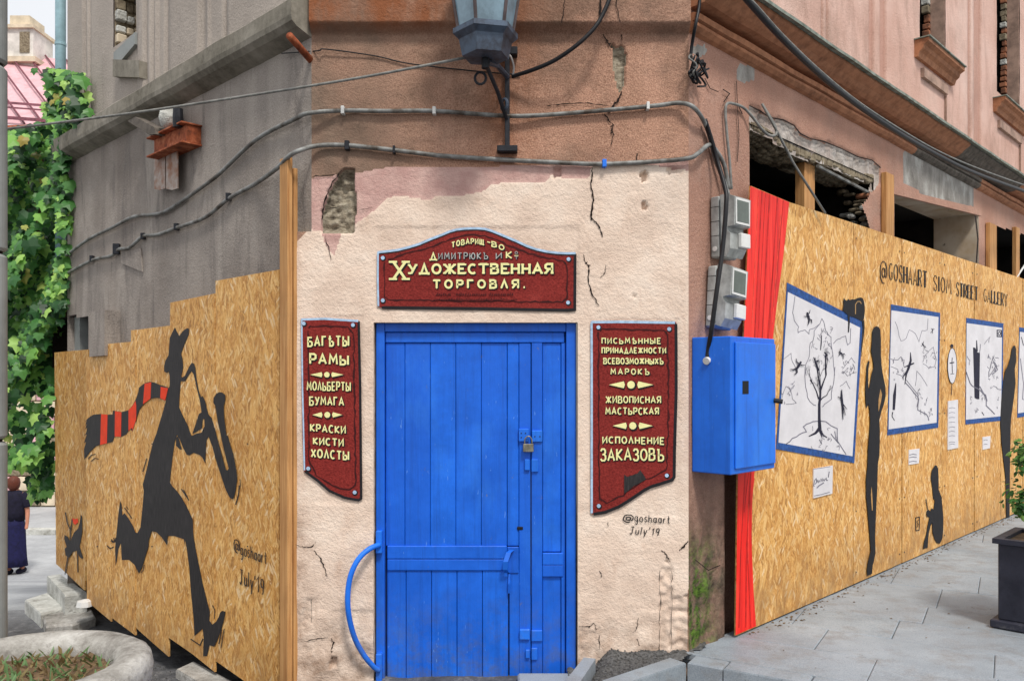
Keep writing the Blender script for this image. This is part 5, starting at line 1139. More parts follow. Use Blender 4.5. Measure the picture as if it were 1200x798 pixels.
# silhouettes
p = Paint(RW, DQ + .0034)
p.poly([(1022.3,388),(1024,384),(1027,382.2),(1030,383.4),(1031.8,387),(1032.4,398),(1032.4,416),(1033.2,428),(1034.2,436),(1037.4,452),(1038,464),(1035.5,475),(1033.6,480),(1030.6,491.5),(1031.2,503.7),(1031.1,520),(1030.6,534),(1029,542),(1028.5,556),(1028,575),(1027.2,590),(1026.6,603),(1025.6,628),(1026,648),(1024,658),(1022.8,662),(1022,672),(1016.5,674.6),(1016,668),(1017,660),(1020.6,645),(1019,624),(1017.6,608),(1016.6,596),(1015.2,582),(1015,562),(1016.8,545),(1017.3,526),(1018.6,512),(1019.8,493),(1019.2,480),(1017.8,473),(1015.4,478.5),(1014.6,470),(1014.2,458),(1015.2,440),(1016,428),(1017.8,422),(1019.2,424),(1017.8,432),(1017.4,448),(1018,458),(1019.8,449),(1021.6,438),(1024,430),(1023,421),(1020.8,411),(1021.8,402)])
p.build('painted_figure', 'black', hr, label='tall black painted silhouette of a standing woman')
p = Paint(RW, DQ + .0042); p.poly([(1031.8,455.5),(1033.6,462),(1032.5,470),(1029.6,482.5),(1029.4,470)]); p.poly([(1021.2,570),(1022.3,580),(1022.8,598),(1021.8,598),(1020.6,580)]); p.build('bare_board_gap', m_simple('bare_board_tan', (200, 152, 92), .7, ns=30), hr)
p = Paint(RW, DQ + .0034)
p.poly([(1095.6,545),(1098,545.5),(1099.5,549),(1100,560),(1100,573),(1103.3,582),(1104.6,594),(1105.6,607),(1105.4,620),(1104.6,630),(1101.5,636.8),(1098,636),(1095.5,632),(1093,624),(1092.6,612),(1090.6,616),(1088.6,624),(1087.8,632),(1087.2,641.5),(1081.8,643),(1083,634),(1085.5,626),(1087.4,615),(1089.3,606),(1086,605),(1085.8,599),(1088,596.8),(1090.2,599),(1091.8,595.2),(1094.2,597),(1095.6,586),(1093.8,584),(1092.8,572),(1091,560),(1092,551)])
p.line([(1085.2,584),(1087.3,597)], .8); p.build('painted_figure', 'black', hr, label='small black painted silhouette of a seated painter')
p = Paint(RW, DQ + .0034)
p.poly([(1187.2,405.5),(1189.5,404.8),(1190.8,409),(1190.8,424),(1189.2,432),(1189.6,440),(1190.2,449),(1188.8,462),(1187,475),(1185,490),(1184.4,500),(1183.6,550),(1183.2,606),(1179.6,606),(1178.6,560),(1174,520),(1172.2,497),(1173.4,470),(1175.4,450),(1178.2,434),(1181.8,427),(1184.4,418),(1185.8,409)])
p.build('painted_figure', 'black', hr, label='black painted silhouette of a leaning figure behind the shrub')
p = Paint(RW, DQ + .0036)
p.poly(zE([(592,192),(602,210),(615,216),(628,200),(636,212),(655,204),(675,206),(700,194),(722,190),(738,196),(747,215),(753,250),(755,300),(750,345),(744,376),(715,366),(690,352),(665,342),(640,336),(622,326),(606,312),(590,300),(580,284),(588,268),(592,240),(588,214)]))
p.line(zE([(630,330),(632,390),(628,462)]), [2.2, 1.8, 1.2]); p.line(zE([(742,370),(747,430),(738,520),(730,590),(730,650)]), [2.6, 2.0, 1.4, 1, .6]); p.build('painted_cat', 'black', hr)
p = Paint(RW, DQ + .0042); p.line(zE([(682,320),(682,245),(698,222),(718,222),(728,240)]), 1.0); p.build('cat_outline', m_simple('thin_tan_line', (190, 150, 96), .7), hr)
# oval medallion, paper labels
p = Paint(RW, DQ + .001); p.dot(1116, 428.6, 5.4, 21, 20); p.build('painted_medallion', 'white', hr)
p = Paint(RW, DQ + .0018); p.line(zG([(547,450),(545,480),(548,555)]), .8); p.line(zG([(530,488),(560,482)]), 1.2); p.line(zG([(535,560),(560,558)]), .6); p.poly(zG([(535,365),(545,360),(554,366),(554,382),(537,382)])); p.line(zG([(545,630),(543,700)]), .6); p.line(ell(1116, 428.6, 5.4, 21), .5); p.build('medallion_drawing', 'ink', hr)
def label(quad, fn):
    ob = obj('paper_label', MB().prism(P2(RW, quad, HR), -HR - .0075, -HR - .001), 'white', hr); pp = Paint(RW, HR + .0085); fn(pp); pp.build('label_writing', 'pencil', ob)
zL = lambda pts: Z(940, 535, 14.5, pts)
label([(952.3,549),(974.8,545.2),(974.2,578),(952.2,583.6)], lambda p: [p.line(q, w_) for q, w_ in ((zL([(212,500),(195,490),(215,400),(240,370),(250,430),(215,470)]),.9),(zL([(258,390),(255,440),(275,400),(280,440),(300,400),(305,430)]),.8),(zL([(320,370),(325,420),(345,370),(350,415),(370,375),(375,410),(410,360),(412,400),(440,400)]),.9),(zL([(250,530),(290,490),(370,440)]),1.3),(zL([(462,250),(445,350)]),1.0),(zL([(205,665),(330,640),(470,600)]),.7),(zL([(190,208),(330,190),(480,165)]),.5))])
def rows(x0, x1, ys, w_=.45): return lambda p: [p.line([(x0 + .3*rw.random(), y), ((x0+x1)/2, y - .8 + rw.uniform(-.4,.4)), (x1 - .3*rw.random(), y - .3)], w_) for y in ys]
label([(1110.3,470),(1121.6,468.2),(1122,524.5),(1109.8,527)], rows(1111.8, 1119.5, (478.5, 484, 489.5, 495, 501, 506, 511, 518.5, 521)))
label([(1064.3,527),(1076.5,525.5),(1075.8,542.6),(1064,544.4)], rows(1065.5, 1074.5, (533, 536, 541), .8)); label([(1150.6,512),(1159.9,510.8),(1159.2,525),(1150.8,526.8)], rows(1152.5, 1157.5, (516, 521), .5))
p = Paint(RW, DQ); p.line([(1075.5,606),(1077.6,605.6),(1077.2,621),(1073.4,621.6),(1073,606.5),(1075.5,606)], 1.0); p.line([(1076.2,609),(1074.6,611),(1076,614),(1074.6,618)], .7); p.build('painted_logo', 'black', hr)

# ------------------------------------------------------------------ things on the right wall: meters, cabinet
def Rbox(u0, u1, d0, d1, z0, z1, c=.004): return MB().cbox((u0, -d1, z0), (u1, -d0, z1), c)
cab = thing('electrical_cabinet', 'blue painted metal cabinet on the right wall below the two meters', 'cabinet', RW, (.27, 0, 1.09))
cu0, cu1, cz0, cz1, cd = .028, .515, 1.092, 1.82, .238
obj('cabinet_body', Rbox(cu0, cu1, .002, cd, cz0, cz1, .005), 'bluem', cab)
obj('cabinet_door', Rbox(cu0 + .035, cu1 - .012, cd + .001, cd + .012, cz0 + .03, cz1 - .03, .003), 'bluem', cab)
obj('inspection_slot', Rbox(cu0 + .10, cu0 + .165, cd + .0105, cd + .014, 1.515, 1.585, .001), 'black', cab)
obj('lock_knob', MB().tube([(cu1 - .03, -cd - .01, 1.475), (cu1 - .005, -cd - .05, 1.468)], .014, 10), 'iron', cab)
u_, z_ = .028, 1.72
obj('cable_gland', MB().tube([(cu0 + .002, -.10, cz1 - .125), (cu0 - .016, -.10, cz1 - .13)], .02, 12), 'white_pl', cab)
obj('side_rust', MB().prism([(0, 0), (0.001, 0), (0, .001)], -.001, 0), 'rust', cab) if False else None
def meter(zb, label_, tilt, u0):
    t = thing('electricity_meter', label_, 'electricity meter', RW, (u0 + .1, 0, zb), 'electricity meters above the blue cabinet')
    t.matrix_world = t.matrix_world @ Matrix.Rotation(R(tilt), 4, 'Y')
    u1 = u0 + .19; H = .34
    obj('base_case', Rbox(u0, u1, .006, .065, zb, zb + H, .008), 'plastic', t)
    # stepped front cover, side profile extruded along the wall
    P = [(.066, zb+.012),(.10, zb+.0),(.125, zb+.045),(.125, zb+.13),(.108, zb+.145),(.108, zb+.165),(.15, zb+.17),(.155, zb+.325),(.11, zb+.345),(.066, zb+.345)]
    m_ = MB(); k = len(P)
    for uu in (u0 + .006, u1 - .006):
        for d_, z_ in P: m_.v.append((uu, -d_, z_))
    for i in range(k): j = (i + 1) % k; m_.f.append((i, k + i, k + j, j))
    m_.f.append(tuple(range(k))[::-1]); m_.f.append(tuple(range(k, 2 * k)))
    obj('front_cover', m_, 'plastic', t)
    obj('display_window', Rbox(u0 + .03, u1 - .03, .154, .158, zb + .19, zb + .31, .002), m_simple('meter_glass', (92, 104, 92), .12, ns=5, spec=.6), t)
    obj('display_bezel', MB().box((u0+.018, -.1565, zb+.178), (u1-.018, -.153, zb+.19)).box((u0+.018, -.1565, zb+.31), (u1-.018, -.153, zb+.322)).box((u0+.018, -.1565, zb+.1905), (u0+.03, -.153, zb+.3095)).box((u1-.03, -.1565, zb+.1905), (u1-.018, -.153, zb+.3095)), 'white_pl', t)
    obj('seal_tag', Rbox(u0 + .09, u1 - .0, .126, .150, zb + .055, zb + .135, .004), 'white_pl', t)
    for q_ in (.12, .2, .28): obj('case_seam', Rbox(u0 - .001, u0 + .001, .008, .062, zb + q_, zb + q_ + .003, .0004), 'iron', t)
    obj('case_joint', Rbox(u0 - .0005, u1 + .0005, .0652, .0672, zb + .02, zb + H - .02, .0004), 'iron', t)
    obj('screw_plug', MB().tube([(u0 + .0, -.035, zb + .05), (u0 - .003, -.035, zb + .05)], .014, 12), 'white_pl', t)
    return t
meter(2.27, 'upper grey electricity meter, nearly upright, above the other meter', -1.0, .215)
meter(1.875, 'lower grey electricity meter, tilted, standing over the blue cabinet', 4.5, .155)

# ------------------------------------------------------------------ cables and conduits
def wpt(spec):
    out = []
    for s_ in spec:
        fr = {'L': LW, 'F': FW, 'R': RW}[s_[0]]; out.append(fr.w(s_[1], s_[2], s_[3] if len(s_) > 3 else .022))
    return out
def cable(label, pts, r, m, name='cable', cat='cable', sm=5, seg=8, clips=(), group=None):
    n = MB().tube(pts, r, seg, smooth=sm); b = tuple(pts[0]); t = thing(name, label, cat, WF, b, group); obj('cable_run' if name == 'cable' else 'pipe_run', n, m, t, smooth=True)
    for c in clips:
        p = Vector(c[0]); obj('clip', MB().cbox((p.x - c[1], p.y - .02, p.z - c[2]), (p.x + c[1], p.y + .02, p.z + c[2]), .002), c[3], t)
    return t
A = [('L',76,301),('L',103,281),('L',133,266),('L',157,254),('L',188,250),('L',210,238),('L',240,217),('L',258,203),('L',300,164),('L',345,140,.03),('F',362,133,.05),('F',400,130),('F',450,130.5),('F',510,130.5),('F',590,136,.035),('F',640,135),('F',715,129),('F',770,124),('F',797,121,.03),('R',815,128,.05),('R',829,152),('R',838,185),('R',851,220,.04),('R',853,228,.06)]
pa = wpt(A)
cable('upper grey conduit crossing three walls, running down to the top electricity meter', pa, .0125, 'pipe', 'conduit', 'conduit', clips=[(FW.w(402,130,.02), .009, .021, 'white_pl'), (FW.w(509,130.5,.02), .009, .02, 'white_pl'), (FW.w(759,125,.02), .008, .02, 'white_pl')])
B_ = [('L',78,321),('L',108,305),('L',130,300),('L',140,292),('L',152,290),('L',168,277),('L',185,275),('L',207,267),('L',240,255),('L',268,233),('L',300,215),('L',325,197,.1),('L',338,184,.12),('F',350,177,.09),('F',372,171,.03),('F',405,170.5),('F',460,176),('F',520,183),('F',600,188),('F',660,191),('F',705,192.5),('F',760,190),('F',805,186,.03),('R',818,180,.045),('R',831,170,.03),('R',840,178,.025),('R',849,195,.03),('R',854,222,.05)]
pb = wpt(B_)
cable('lower grey conduit crossing three walls just above the cream paint', pb, .0125, 'pipe', 'conduit', 'conduit', clips=[(FW.w(407,171,.02), .012, .024, 'iron'), (FW.w(708,192,.02), .011, .02, 'bluem'), (FW.w(462,176,.02), .006, .02, 'iron'), (LW.w(268,231,.02), .014, .022, 'iron'), (LW.w(207,266,.02), .014, .022, 'iron'), (LW.w(168,277,.02), .014, .022, 'iron'), (LW.w(137,292,.02), .025, .04, 'iron'), (LW.w(108,303,.02), .014, .022, 'iron')])
cable('dark cable dropping from the corner past the meters into the blue cabinet', wpt([('R',826,140,.03),('R',834,165,.04),('R',841,190,.06),('R',850,222,.13),('R',851,240,.15),('R',847,290,.15),('R',840,340,.15),('R',834,385,.13),('R',830,410,.10),('R',829,423,.10)]), .0125, 'wire')
cable('thin grey wire strung across the left street up to the lantern', [at(-60, 158, 4.95), at(10, 151, 4.97), at(150, 133.5, 4.73), at(300, 111, 4.5), at(430, 90, 4.35), at(545, 68, 4.24)], .0075, 'wireg')
cable('black cable sagging from the lantern bracket up over the front wall', wpt([('F',600,90,.05),('F',625,82,.09),('F',650,71,.12),('F',675,54,.15),('F',695,35,.15),('F',706,18,.14),('F',716,-6,.13),('F',725,-40,.1)]), .0115, 'wire')
cable('black aerial cable running high along the right street', wpt([('R',855,-25,.45),('R',875,0,.45),('R',915,44,.45),('R',960,87,.42),('R',1003,122,.4),('R',1050,154,.4),('R',1095,180,.38),('R',1140,202,.38),('R',1200,224,.38),('R',1240,236,.38)]), .016, 'wire')
cable('thin pale aerial wire running just above the thick black aerial cable', wpt([('R',850,-22,.46),('R',878,-2,.46),('R',918,42,.46),('R',962,84,.43),('R',1005,119,.41),('R',1052,150,.41),('R',1097,176,.39),('R',1142,196,.39),('R',1200,217,.39),('R',1240,229,.39)]), .006, 'wireg')
cable('thin grey cable rising from the meters and looping by the broken window', wpt([('R',857,222,.03),('R',855,190),('R',852,160),('R',850,132),('R',852,122),('R',860,122),('R',872,127),('R',883,139,.04),('R',893,152,.05),('R',902,159,.06),('R',909,158,.06),('R',909,150,.05),('R',902,137,.04),('R',894,124,.02)]), .0085, 'wireg')
cable('thin metal rod leaning down across the broken window', wpt([('R',893,122,.03),('R',912,157,.06),('R',930,192,.08),('R',967,250,.10)]), .008, 'wireg', 'metal_rod', 'rod', sm=0)
cable('white bent wire standing behind the hoarding at the far right', wpt([('R',1190,327,.04),('R',1196,318,.04),('R',1204,306,.04)]), .011, 'white_pl', 'metal_rod', 'rod')
cable('black cable hanging down the corner edge above the knot of wires', wpt([('R',821,-8,.07),('R',819,10,.07),('R',815,30,.07),('R',811,52,.03),('R',809,70,.02)]), .009, 'wire')
kn = thing('wire_knot', 'tangled knot of old black and grey wires at the building corner', 'wires', RW, (0, 0, 3.2)); rk = random.Random(4)
for i in range(9):
    c = RW.px(811 + rk.uniform(-4, 5), 86 + rk.uniform(-10, 12), .03); P_ = [(c[0] + rk.uniform(-.06, .08), -.03 - rk.uniform(0, .05), c[1] + rk.uniform(-.06, .06)) for _ in range(5)]
    obj('wire_strand', MB().tube(P_, .0055, 6, smooth=4), rk.choice(('wire', 'wireg', 'wire', 'pipe')), kn, smooth=True)
cable('thin loose black wire across the brown wall left of the lantern', wpt([('L',330,63,.03),('F',372,60,.02),('F',382,58,.02),('F',440,66,.01),('F',480,75,.01),('F',560,84,.01),('F',610,88,.01)]), .0035, 'wire')
# rusty pipe stub
cable('short rusty pipe stub sticking out near the left corner', [LW.w(366,73,-.02), LW.w(337,40,.30) if False else Vector(at(339,42,4.28))], .019, 'rust', 'rusty_pipe', 'pipe', sm=0, seg=12)

# ------------------------------------------------------------------ lantern
LY = 4.16; lc = at(569, 60, LY); lx = lc.x
def lz(y): return EYE + (HY - y) / F * LY
lan = thing('wall_lantern', 'blue grey six sided street lantern on an iron bracket above the door', 'lantern', WF, (-.02, 4.49, 2.83))
k = LY / F; rot = R(12)
z0 = lz(66) - .012
obj('base_cup', MB().lathe([(.085, z0), (.118, z0 + .004), (.135, z0 + .085), (.165, z0 + .11), (.165, z0 + .135), (.13, z0 + .14)], (lx, LY, 0), 6, rot=rot), 'lamp_blue', lan)
gb = z0 + .141; gt_ = gb + .42
for i in range(6):
    a0_ = rot + i * math.pi / 3; a1_ = a0_ + math.pi / 3; rb_, rt_ = .135, .205
    q = [(lx + rb_*math.cos(a0_), LY + rb_*math.sin(a0_), gb), (lx + rb_*math.cos(a1_), LY + rb_*math.sin(a1_), gb), (lx + rt_*math.cos(a1_), LY + rt_*math.sin(a1_), gt_), (lx + rt_*math.cos(a0_), LY + rt_*math.sin(a0_), gt_)]
    m_ = MB().add(q, [(0,1,2,3)]); obj('glass_pane', m_, 'glass', lan)
    obj('frame_bar', MB().tube([(lx + (rb_+.003)*math.cos(a0_), LY + (rb_+.003)*math.sin(a0_), gb - .01), (lx + (rt_+.003)*math.cos(a0_), LY + (rt_+.003)*math.sin(a0_), gt_)], .009, 6), m_simple('lamp_bar_metal', (96, 84, 84), .5, .3) if i == 0 else bpy.data.materials['lamp_bar_metal'], lan)
obj('lamp_roof', MB().lathe([(.225, gt_ - .005), (.235, gt_ + .02), (.12, gt_ + .16), (.03, gt_ + .22), (.0, gt_ + .25)], (lx, LY, 0), 6, rot=rot), 'lamp_blue', lan)
bu = FW.w(594.5, 100, .03); bx = bu.x; 
def bz(y): return FW.px(600, y, .03)[1]
obj('bracket_bar', MB().cbox((bx - .013, 4.455, bz(176)), (bx + .013, 4.495, bz(62)), .003), 'iron', lan)
obj('bracket_foot', MB().cbox((bx - .055, 4.44, bz(179)), (bx + .055, 4.498, bz(172)), .003), 'iron', lan)
obj('bracket_foot', MB().cbox((bx - .02, 4.44, bz(66)), (bx + .055, 4.498, bz(57)), .003), 'iron', lan)
obj('bracket_arm', MB().tube([(bx, 4.46, bz(91)), (bx - .05, 4.30, bz(91) - .0), (lx + .01, LY, z0 - .02)], .014, 8), 'lamp_blue', lan)
obj('bracket_strut', MB().tube([(bx - .005, 4.455, bz(140)), (bx - .05, 4.33, bz(118)), (lx - .005, LY + .02, z0 - .01)], .011, 8), 'iron', lan)
obj('lamp_stem', MB().tube([(lx, LY, z0 + .01), (lx, LY, z0 - .05)], .02, 8), 'iron', lan)
obj('bracket_ring', MB().tube([(at(563,92,4.2).x + .028*math.cos(t), 4.2 + .01*math.sin(t), at(563,92,4.2).z + .034*math.sin(t)) for t in [i*.4488 for i in range(15)]], .007, 6), 'iron', lan)
obj('bracket_ring', MB().tube([(at(591,123,4.42).x + .016*math.cos(t), 4.42 - .016*math.cos(t), at(591,123,4.42).z + .03*math.sin(t)) for t in [i*.4488 for i in range(15)]], .008, 6), 'lamp_blue', lan)
obj('lamp_wire', MB().tube([(lx + .1, LY, z0 + .02), at(598, 66, 4.3), at(602, 78, 4.4), at(601, 90, 4.45)], .005, 6, smooth=4), 'white_pl', lan)

# ------------------------------------------------------------------ rusty beam end on the left wall
be = thing('rusty_beam_end', 'rusty steel beam end with two hanging tin strips on the grey left wall', 'beam', LW, (LW.px(195, 170)[0], 0, LW.px(195, 178)[1]))
u0, zt = LW.px(177, 160, .12); u1, _ = LW.px(215, 160, .12); zb = LW.px(196, 174, .12)[1]; zt = LW.px(196, 154, .12)[1]
obj('beam_web', MB().cbox((u0, -.10, zb), (u1, 0, zt), .004), 'rust', be)
obj('beam_flange', MB().cbox((u0 - .03, -.14, zb - .012), (u1 + .01, 0, zb - .0005), .002), 'rust', be); obj('beam_flange', MB().cbox((u0 - .03, -.14, zt + .0005), (u1 + .01, 0, zt + .012), .002), 'rust', be)
for a, b in ((181,193.5), (195,208.5)):
    P_ = P2(LW, [(a,176),(b,174),(b,221),((a+b)/2,223),(a,221.5)], .06); obj('tin_strip', MB().prism(P_, -.062, -.055), m_simple('rust_streaked_tin', (176, 166, 158), .6, ns=9, dark=(140, 92, 62)), be)
P_ = P2(LW, [(153,143),(162,138),(184,150),(186,158),(178,159)], .14); obj('wood_chute', MB().prism(P_, -.16, -.08), m_simple('grey_old_wood', (108, 100, 92), .9, ns=20), be)
c = LW.px(197, 139, .1); obj('insulator', MB().lathe([(.02, -.07), (.055, -.05), (.07, 0), (.06, .045), (.03, .065), (0, .07)], (c[0], -.09, c[1]), 14), 'conc', be, smooth=True)
c = LW.px(205, 138, .14); obj('insulator_cap', MB().lathe([(.03, -.06), (.034, 0), (.03, .06), (0, .062)], (c[0], -.12, c[1]), 12), 'iron', be)
P_ = P2(LW, [(136,293),(158,290),(160,318),(136,308)], .05)
tag(obj('tin_plate', MB().prism(P_, -.012, .0), 'left', fr=LW), 'small bent grey tin plate behind the lower conduit on the left wall', 'plate')

# ------------------------------------------------------------------ teal downpipe, grey post at the left edge
c = at(71, 70, 7.35)
dp = thing('downpipe', 'teal metal downpipe rising beside the vine at the end of the grey wall', 'downpipe', WF, (c.x, c.y, 2.0))
obj('pipe_run', MB().tube([(c.x, c.y, 2.6), (c.x, c.y, 7)], .044, 14), 'teal', dp, smooth=True)
obj('pipe_collar', MB().tube([(c.x, c.y, at(70,54,7.35).z), (c.x, c.y, at(70,51,7.35).z)], .048, 14), 'teal', dp)
pxc = -2.53; pr = .09
po = thing('grey_post', 'pale grey jointed post at the left edge of the picture', 'post', WF, (pxc, 4.0, -.1))
zc = [-.15] + [at(0, y, 4).z for y in (516, 296, 76)] + [at(0, -150, 4).z, 6.5]
for a, b in zip(zc, zc[1:]): obj('post_segment', MB().lathe([(pr - .012, a + .008), (pr, a + .022), (pr, b - .022), (pr - .012, b - .008)], (pxc, 4.0, 0), 32), 'post', po, smooth=False)
obj('post_core', MB().lathe([(pr - .02, -.15), (pr - .02, 6.4)], (pxc, 4.0, 0), 16), 'dark', po)

# ------------------------------------------------------------------ step stones by the left hoarding
def stone_block(name, label, px4, Zt, th, m='conc'):
    P_ = []
    for x, y in px4: Yd = (EYE - Zt) * F / (y - HY); P_.append(((x - CX) / F * Yd, Yd))
    n = len(P_); m_ = MB(); c0 = Vector((sum(p[0] for p in P_) / n, sum(p[1] for p in P_) / n)); b = .015
    ins = [(c0.x + (p[0]-c0.x) * (1 - b / math.dist(p, c0)), c0.y + (p[1]-c0.y) * (1 - b / math.dist(p, c0))) for p in P_]
    ar = sum(P_[i][0]*P_[(i+1)%n][1] - P_[(i+1)%n][0]*P_[i][1] for i in range(n))
    if ar < 0: P_ = P_[::-1]; ins = ins[::-1]
    m_.add([(p[0], p[1], Zt) for p in ins] + [(p[0], p[1], Zt - b) for p in P_] + [(p[0], p[1], Zt - th) for p in P_], [tuple(range(n))] + [(i, n+i, n+(i+1)%n, (i+1)%n) for i in range(n)] + [(n+i, 2*n+i, 2*n+(i+1)%n, n+(i+1)%n) for i in range(n)])
    tag(obj(name, m_, m, base=(c0.x, c0.y, Zt - th)), label, 'stone'); return m_
stone_block('stone_step', 'thick grey stone step block against the far left boards', [(55,674),(70,672),(102,694),(76,697)], -.17, .22, 'conc')
stone_block('stone_slab', 'tilted grey stone slab below the thick step block', [(29,702),(55,694),(76,711),(48,719)], -.30, .14)
stone_block('stone_slab', 'pale broken stone slab beside the rim of the round planter', [(49,720),(80,711),(108,713),(112,722),(85,731),(54,733)], -.33, .08, 'planter')
stone_block('stone_slab', 'pale stone strip in the gutter under the running figure', [(206,783),(226,774),(300,812),(285,830)], -.22, .06, 'planter')
c = at(100, 708, 6.55); m_ = MB().lathe([(.02, -.02), (.07, -.01), (.06, .03), (0, .045)], (c.x, c.y, c.z), 8); tag(obj('crumpled_bag', m_, 'white_pl', base=tuple(c)), 'small white crumpled litter on the ground by the left boards', 'litter')

# ------------------------------------------------------------------ round planter bottom left
PC = Vector((-1.93, 3.32)); PZ = .47
def jt(a, z, r): return 1 + .02 * mnoise.noise(Vector((math.cos(a) * 3, math.sin(a) * 3, z * 4))) + .012 * mnoise.noise(Vector((math.cos(a) * 11, math.sin(a) * 11, z * 14)))
pt = thing('round_planter', 'round weathered concrete planter with dry weeds at the lower left', 'planter', WF, (PC.x, PC.y, -.1))
obj('bowl', MB().lathe([(.30, -.12), (.34, -.1), (.40, .1), (.435, .30), (.452, .36), (.458, .42), (.448, .455), (.42, .47), (.37, .472), (.335, .462), (.312, .44), (.30, .40), (.30, .36)], (PC.x, PC.y, 0), 72, jit=jt), 'planter', pt, smooth=True)
m_ = MB(); n = 40
for j in range(n):
    for i in range(n):
        x = (i / (n-1) - .5) * .62; y = (j / (n-1) - .5) * .62; r_ = math.hypot(x, y); s_ = min(1, .308 / r_) if r_ else 1
        x *= s_; y *= s_; m_.v.append((PC.x + x, PC.y + y, .40 + .02 * mnoise.noise(Vector((x*14, y*14, 1))) + .012 * mnoise.noise(Vector((x*40, y*40, 1)))))
for j in range(n-1):
    for i in range(n-1): a = j*n+i; m_.f.append((a, a+1, a+n+1, a+n))
obj('soil', m_, 'soil', pt, smooth=True)
m_ = MB(); rp = random.Random(11)
for i in range(330):
    a = rp.random() * 6.28; r_ = .29 * math.sqrt(rp.random()); x = PC.x + r_*math.cos(a); y = PC.y + r_*math.sin(a); z = .40
    h = rp.uniform(.012, .05); dx_, dy_ = rp.uniform(-.03,.03), rp.uniform(-.03,.03); w_ = rp.uniform(.002, .009)
    m_.add([(x-w_, y, z), (x+w_, y, z), (x+dx_+w_*1.3, y+dy_, z+h*.7), (x+dx_*1.6, y+dy_*1.6, z+h)], [(0,1,2,3)])
o = obj('weeds', m_, 'weed', pt); o['kind'] = 'stuff'

# ------------------------------------------------------------------ dark square planter with shrub on the right
u0, d0, S = 1.64, 1.05, .52
pq = thing('square_planter', 'dark navy square planter box on the right pavement', 'planter', RW, (u0 + S/2, -d0 - S/2, ZP))
obj('planter_body', Rbox(u0 + .025, u0 + S - .025, d0 + .025, d0 + S - .025, ZP + .05, ZP + .50, .006), 'bbox', pq)
obj('planter_plinth', Rbox(u0 - .01, u0 + S + .01, d0 - .01, d0 + S + .01, ZP + .004, ZP + .05, .006), 'bbox', pq)
zt = ZP + .50; m_ = MB(); ww = .05
for a in (((u0, d0), (u0 + S, d0 + ww)), ((u0, d0 + S - ww), (u0 + S, d0 + S)), ((u0, d0 + ww), (u0 + ww, d0 + S - ww)), ((u0 + S - ww, d0 + ww), (u0 + S, d0 + S - ww))):
    m_.box((a[0][0], -a[1][1], zt + .0005), (a[1][0], -a[0][1], zt + .03))
obj('planter_rim', m_, 'bbox', pq)
obj('soil', MB().box((u0 + .03, -d0 - S + .03, zt + .0), (u0 + S - .03, -d0 - .03, zt + .008)), 'soil', pq)
cc = RW.mat @ Vector((u0 + S/2, -d0 - S/2, 0))
shr = thing('potted_shrub', 'small leafy green shrub growing in the dark square planter', 'shrub', WF, (cc.x, cc.y, zt))
def leaf_mesh(name, L, Wd, lobes, m):
    if lobes: pts = [(0,0),(.28,-.12),(.5,.12),(.40,.34),(.52,.55),(.24,.62),(0,1),(-.24,.62),(-.52,.55),(-.40,.34),(-.5,.12),(-.28,-.12)]
    else: pts = [(0,0),(.3,.2),(.42,.45),(.28,.75),(0,1),(-.28,.75),(-.42,.45),(-.3,.2)]
    vs = [(x * Wd, y * L, -abs(x) * .18 * L - .25 * L * (y - .4) ** 2) for x, y in pts] + [(0, .4 * L, .04 * L)]
    n = len(pts); me = bpy.data.meshes.new(name); me.from_pydata(vs, [], [(i, (i+1) % n, n) for i in range(n)]); me.materials.append(M[m]); return me, vs, [(i, (i+1) % n, n) for i in range(n)]
def foliage(parent, gen, count, me, vs, fs, m_mass, rnd_, base, front_key, nparts=300):
    L = [gen() for _ in range(count)]; L.sort(key=front_key)
    for Mx in L[:nparts]:
        o = bpy.data.objects.new('leaf', me); COL.objects.link(o); o.parent = parent; o.matrix_basis = Matrix.Translation(-Vector(base)) @ Mx
    mb = MB()
    for Mx in L[nparts:]: mb.add([tuple(Mx @ Vector(v)) for v in vs], fs)
    o = obj('foliage', mb, m_mass, parent); o['kind'] = 'stuff'
rf = random.Random(21)
me, vs, fs = leaf_mesh('leaf', .042, .030, False, 'shrub')
sc_ = Vector((cc.x + .03, cc.y - .02, 1.02))
blobs = [(sc_ + Vector((rf.uniform(-.2, .2), rf.uniform(-.2, .2), rf.uniform(-.2, .22))), rf.uniform(.06, .13)) for _ in range(15)] + [(sc_, .15), (sc_ + Vector((-.2, -.05, .1)), .08), (sc_ + Vector((-.22, 0, -.17)), .07)]
def shrub_leaf():
    c, r_ = rf.choice(blobs); v = Vector((rf.gauss(0,1), rf.gauss(0,1), rf.gauss(0,1))).normalized() * r_ * rf.uniform(.6, 1.1)
    q = Vector((v.x + rf.uniform(-.08,.08), v.y - .04, v.z + .08)).normalized().to_track_quat('Z', 'Y').to_matrix().to_4x4() @ Matrix.Rotation(rf.random() * 6.28, 4, 'Z')
    return Matrix.Translation(c + v) @ q @ Matrix.Scale(rf.uniform(.6, 1.2), 4)
foliage(shr, shrub_leaf, 1900, me, vs, fs, 'shrubs', rf, (cc.x, cc.y, zt), lambda m: m.translation.length)
m_ = MB().tube([(cc.x, cc.y, zt), (cc.x + .01, cc.y, zt + .15), (cc.x + .02, cc.y, .98)], [.014, .008], 6, smooth=3)
for c, r_ in blobs[:10]: m_.tube([(cc.x + .01, cc.y, zt + .14 + .1 * rf.random()), tuple((c + Vector((cc.x, cc.y, .85))) / 2), tuple(c)], [.006, .003], 5, smooth=2)
obj('stem', m_, 'stem', shr)

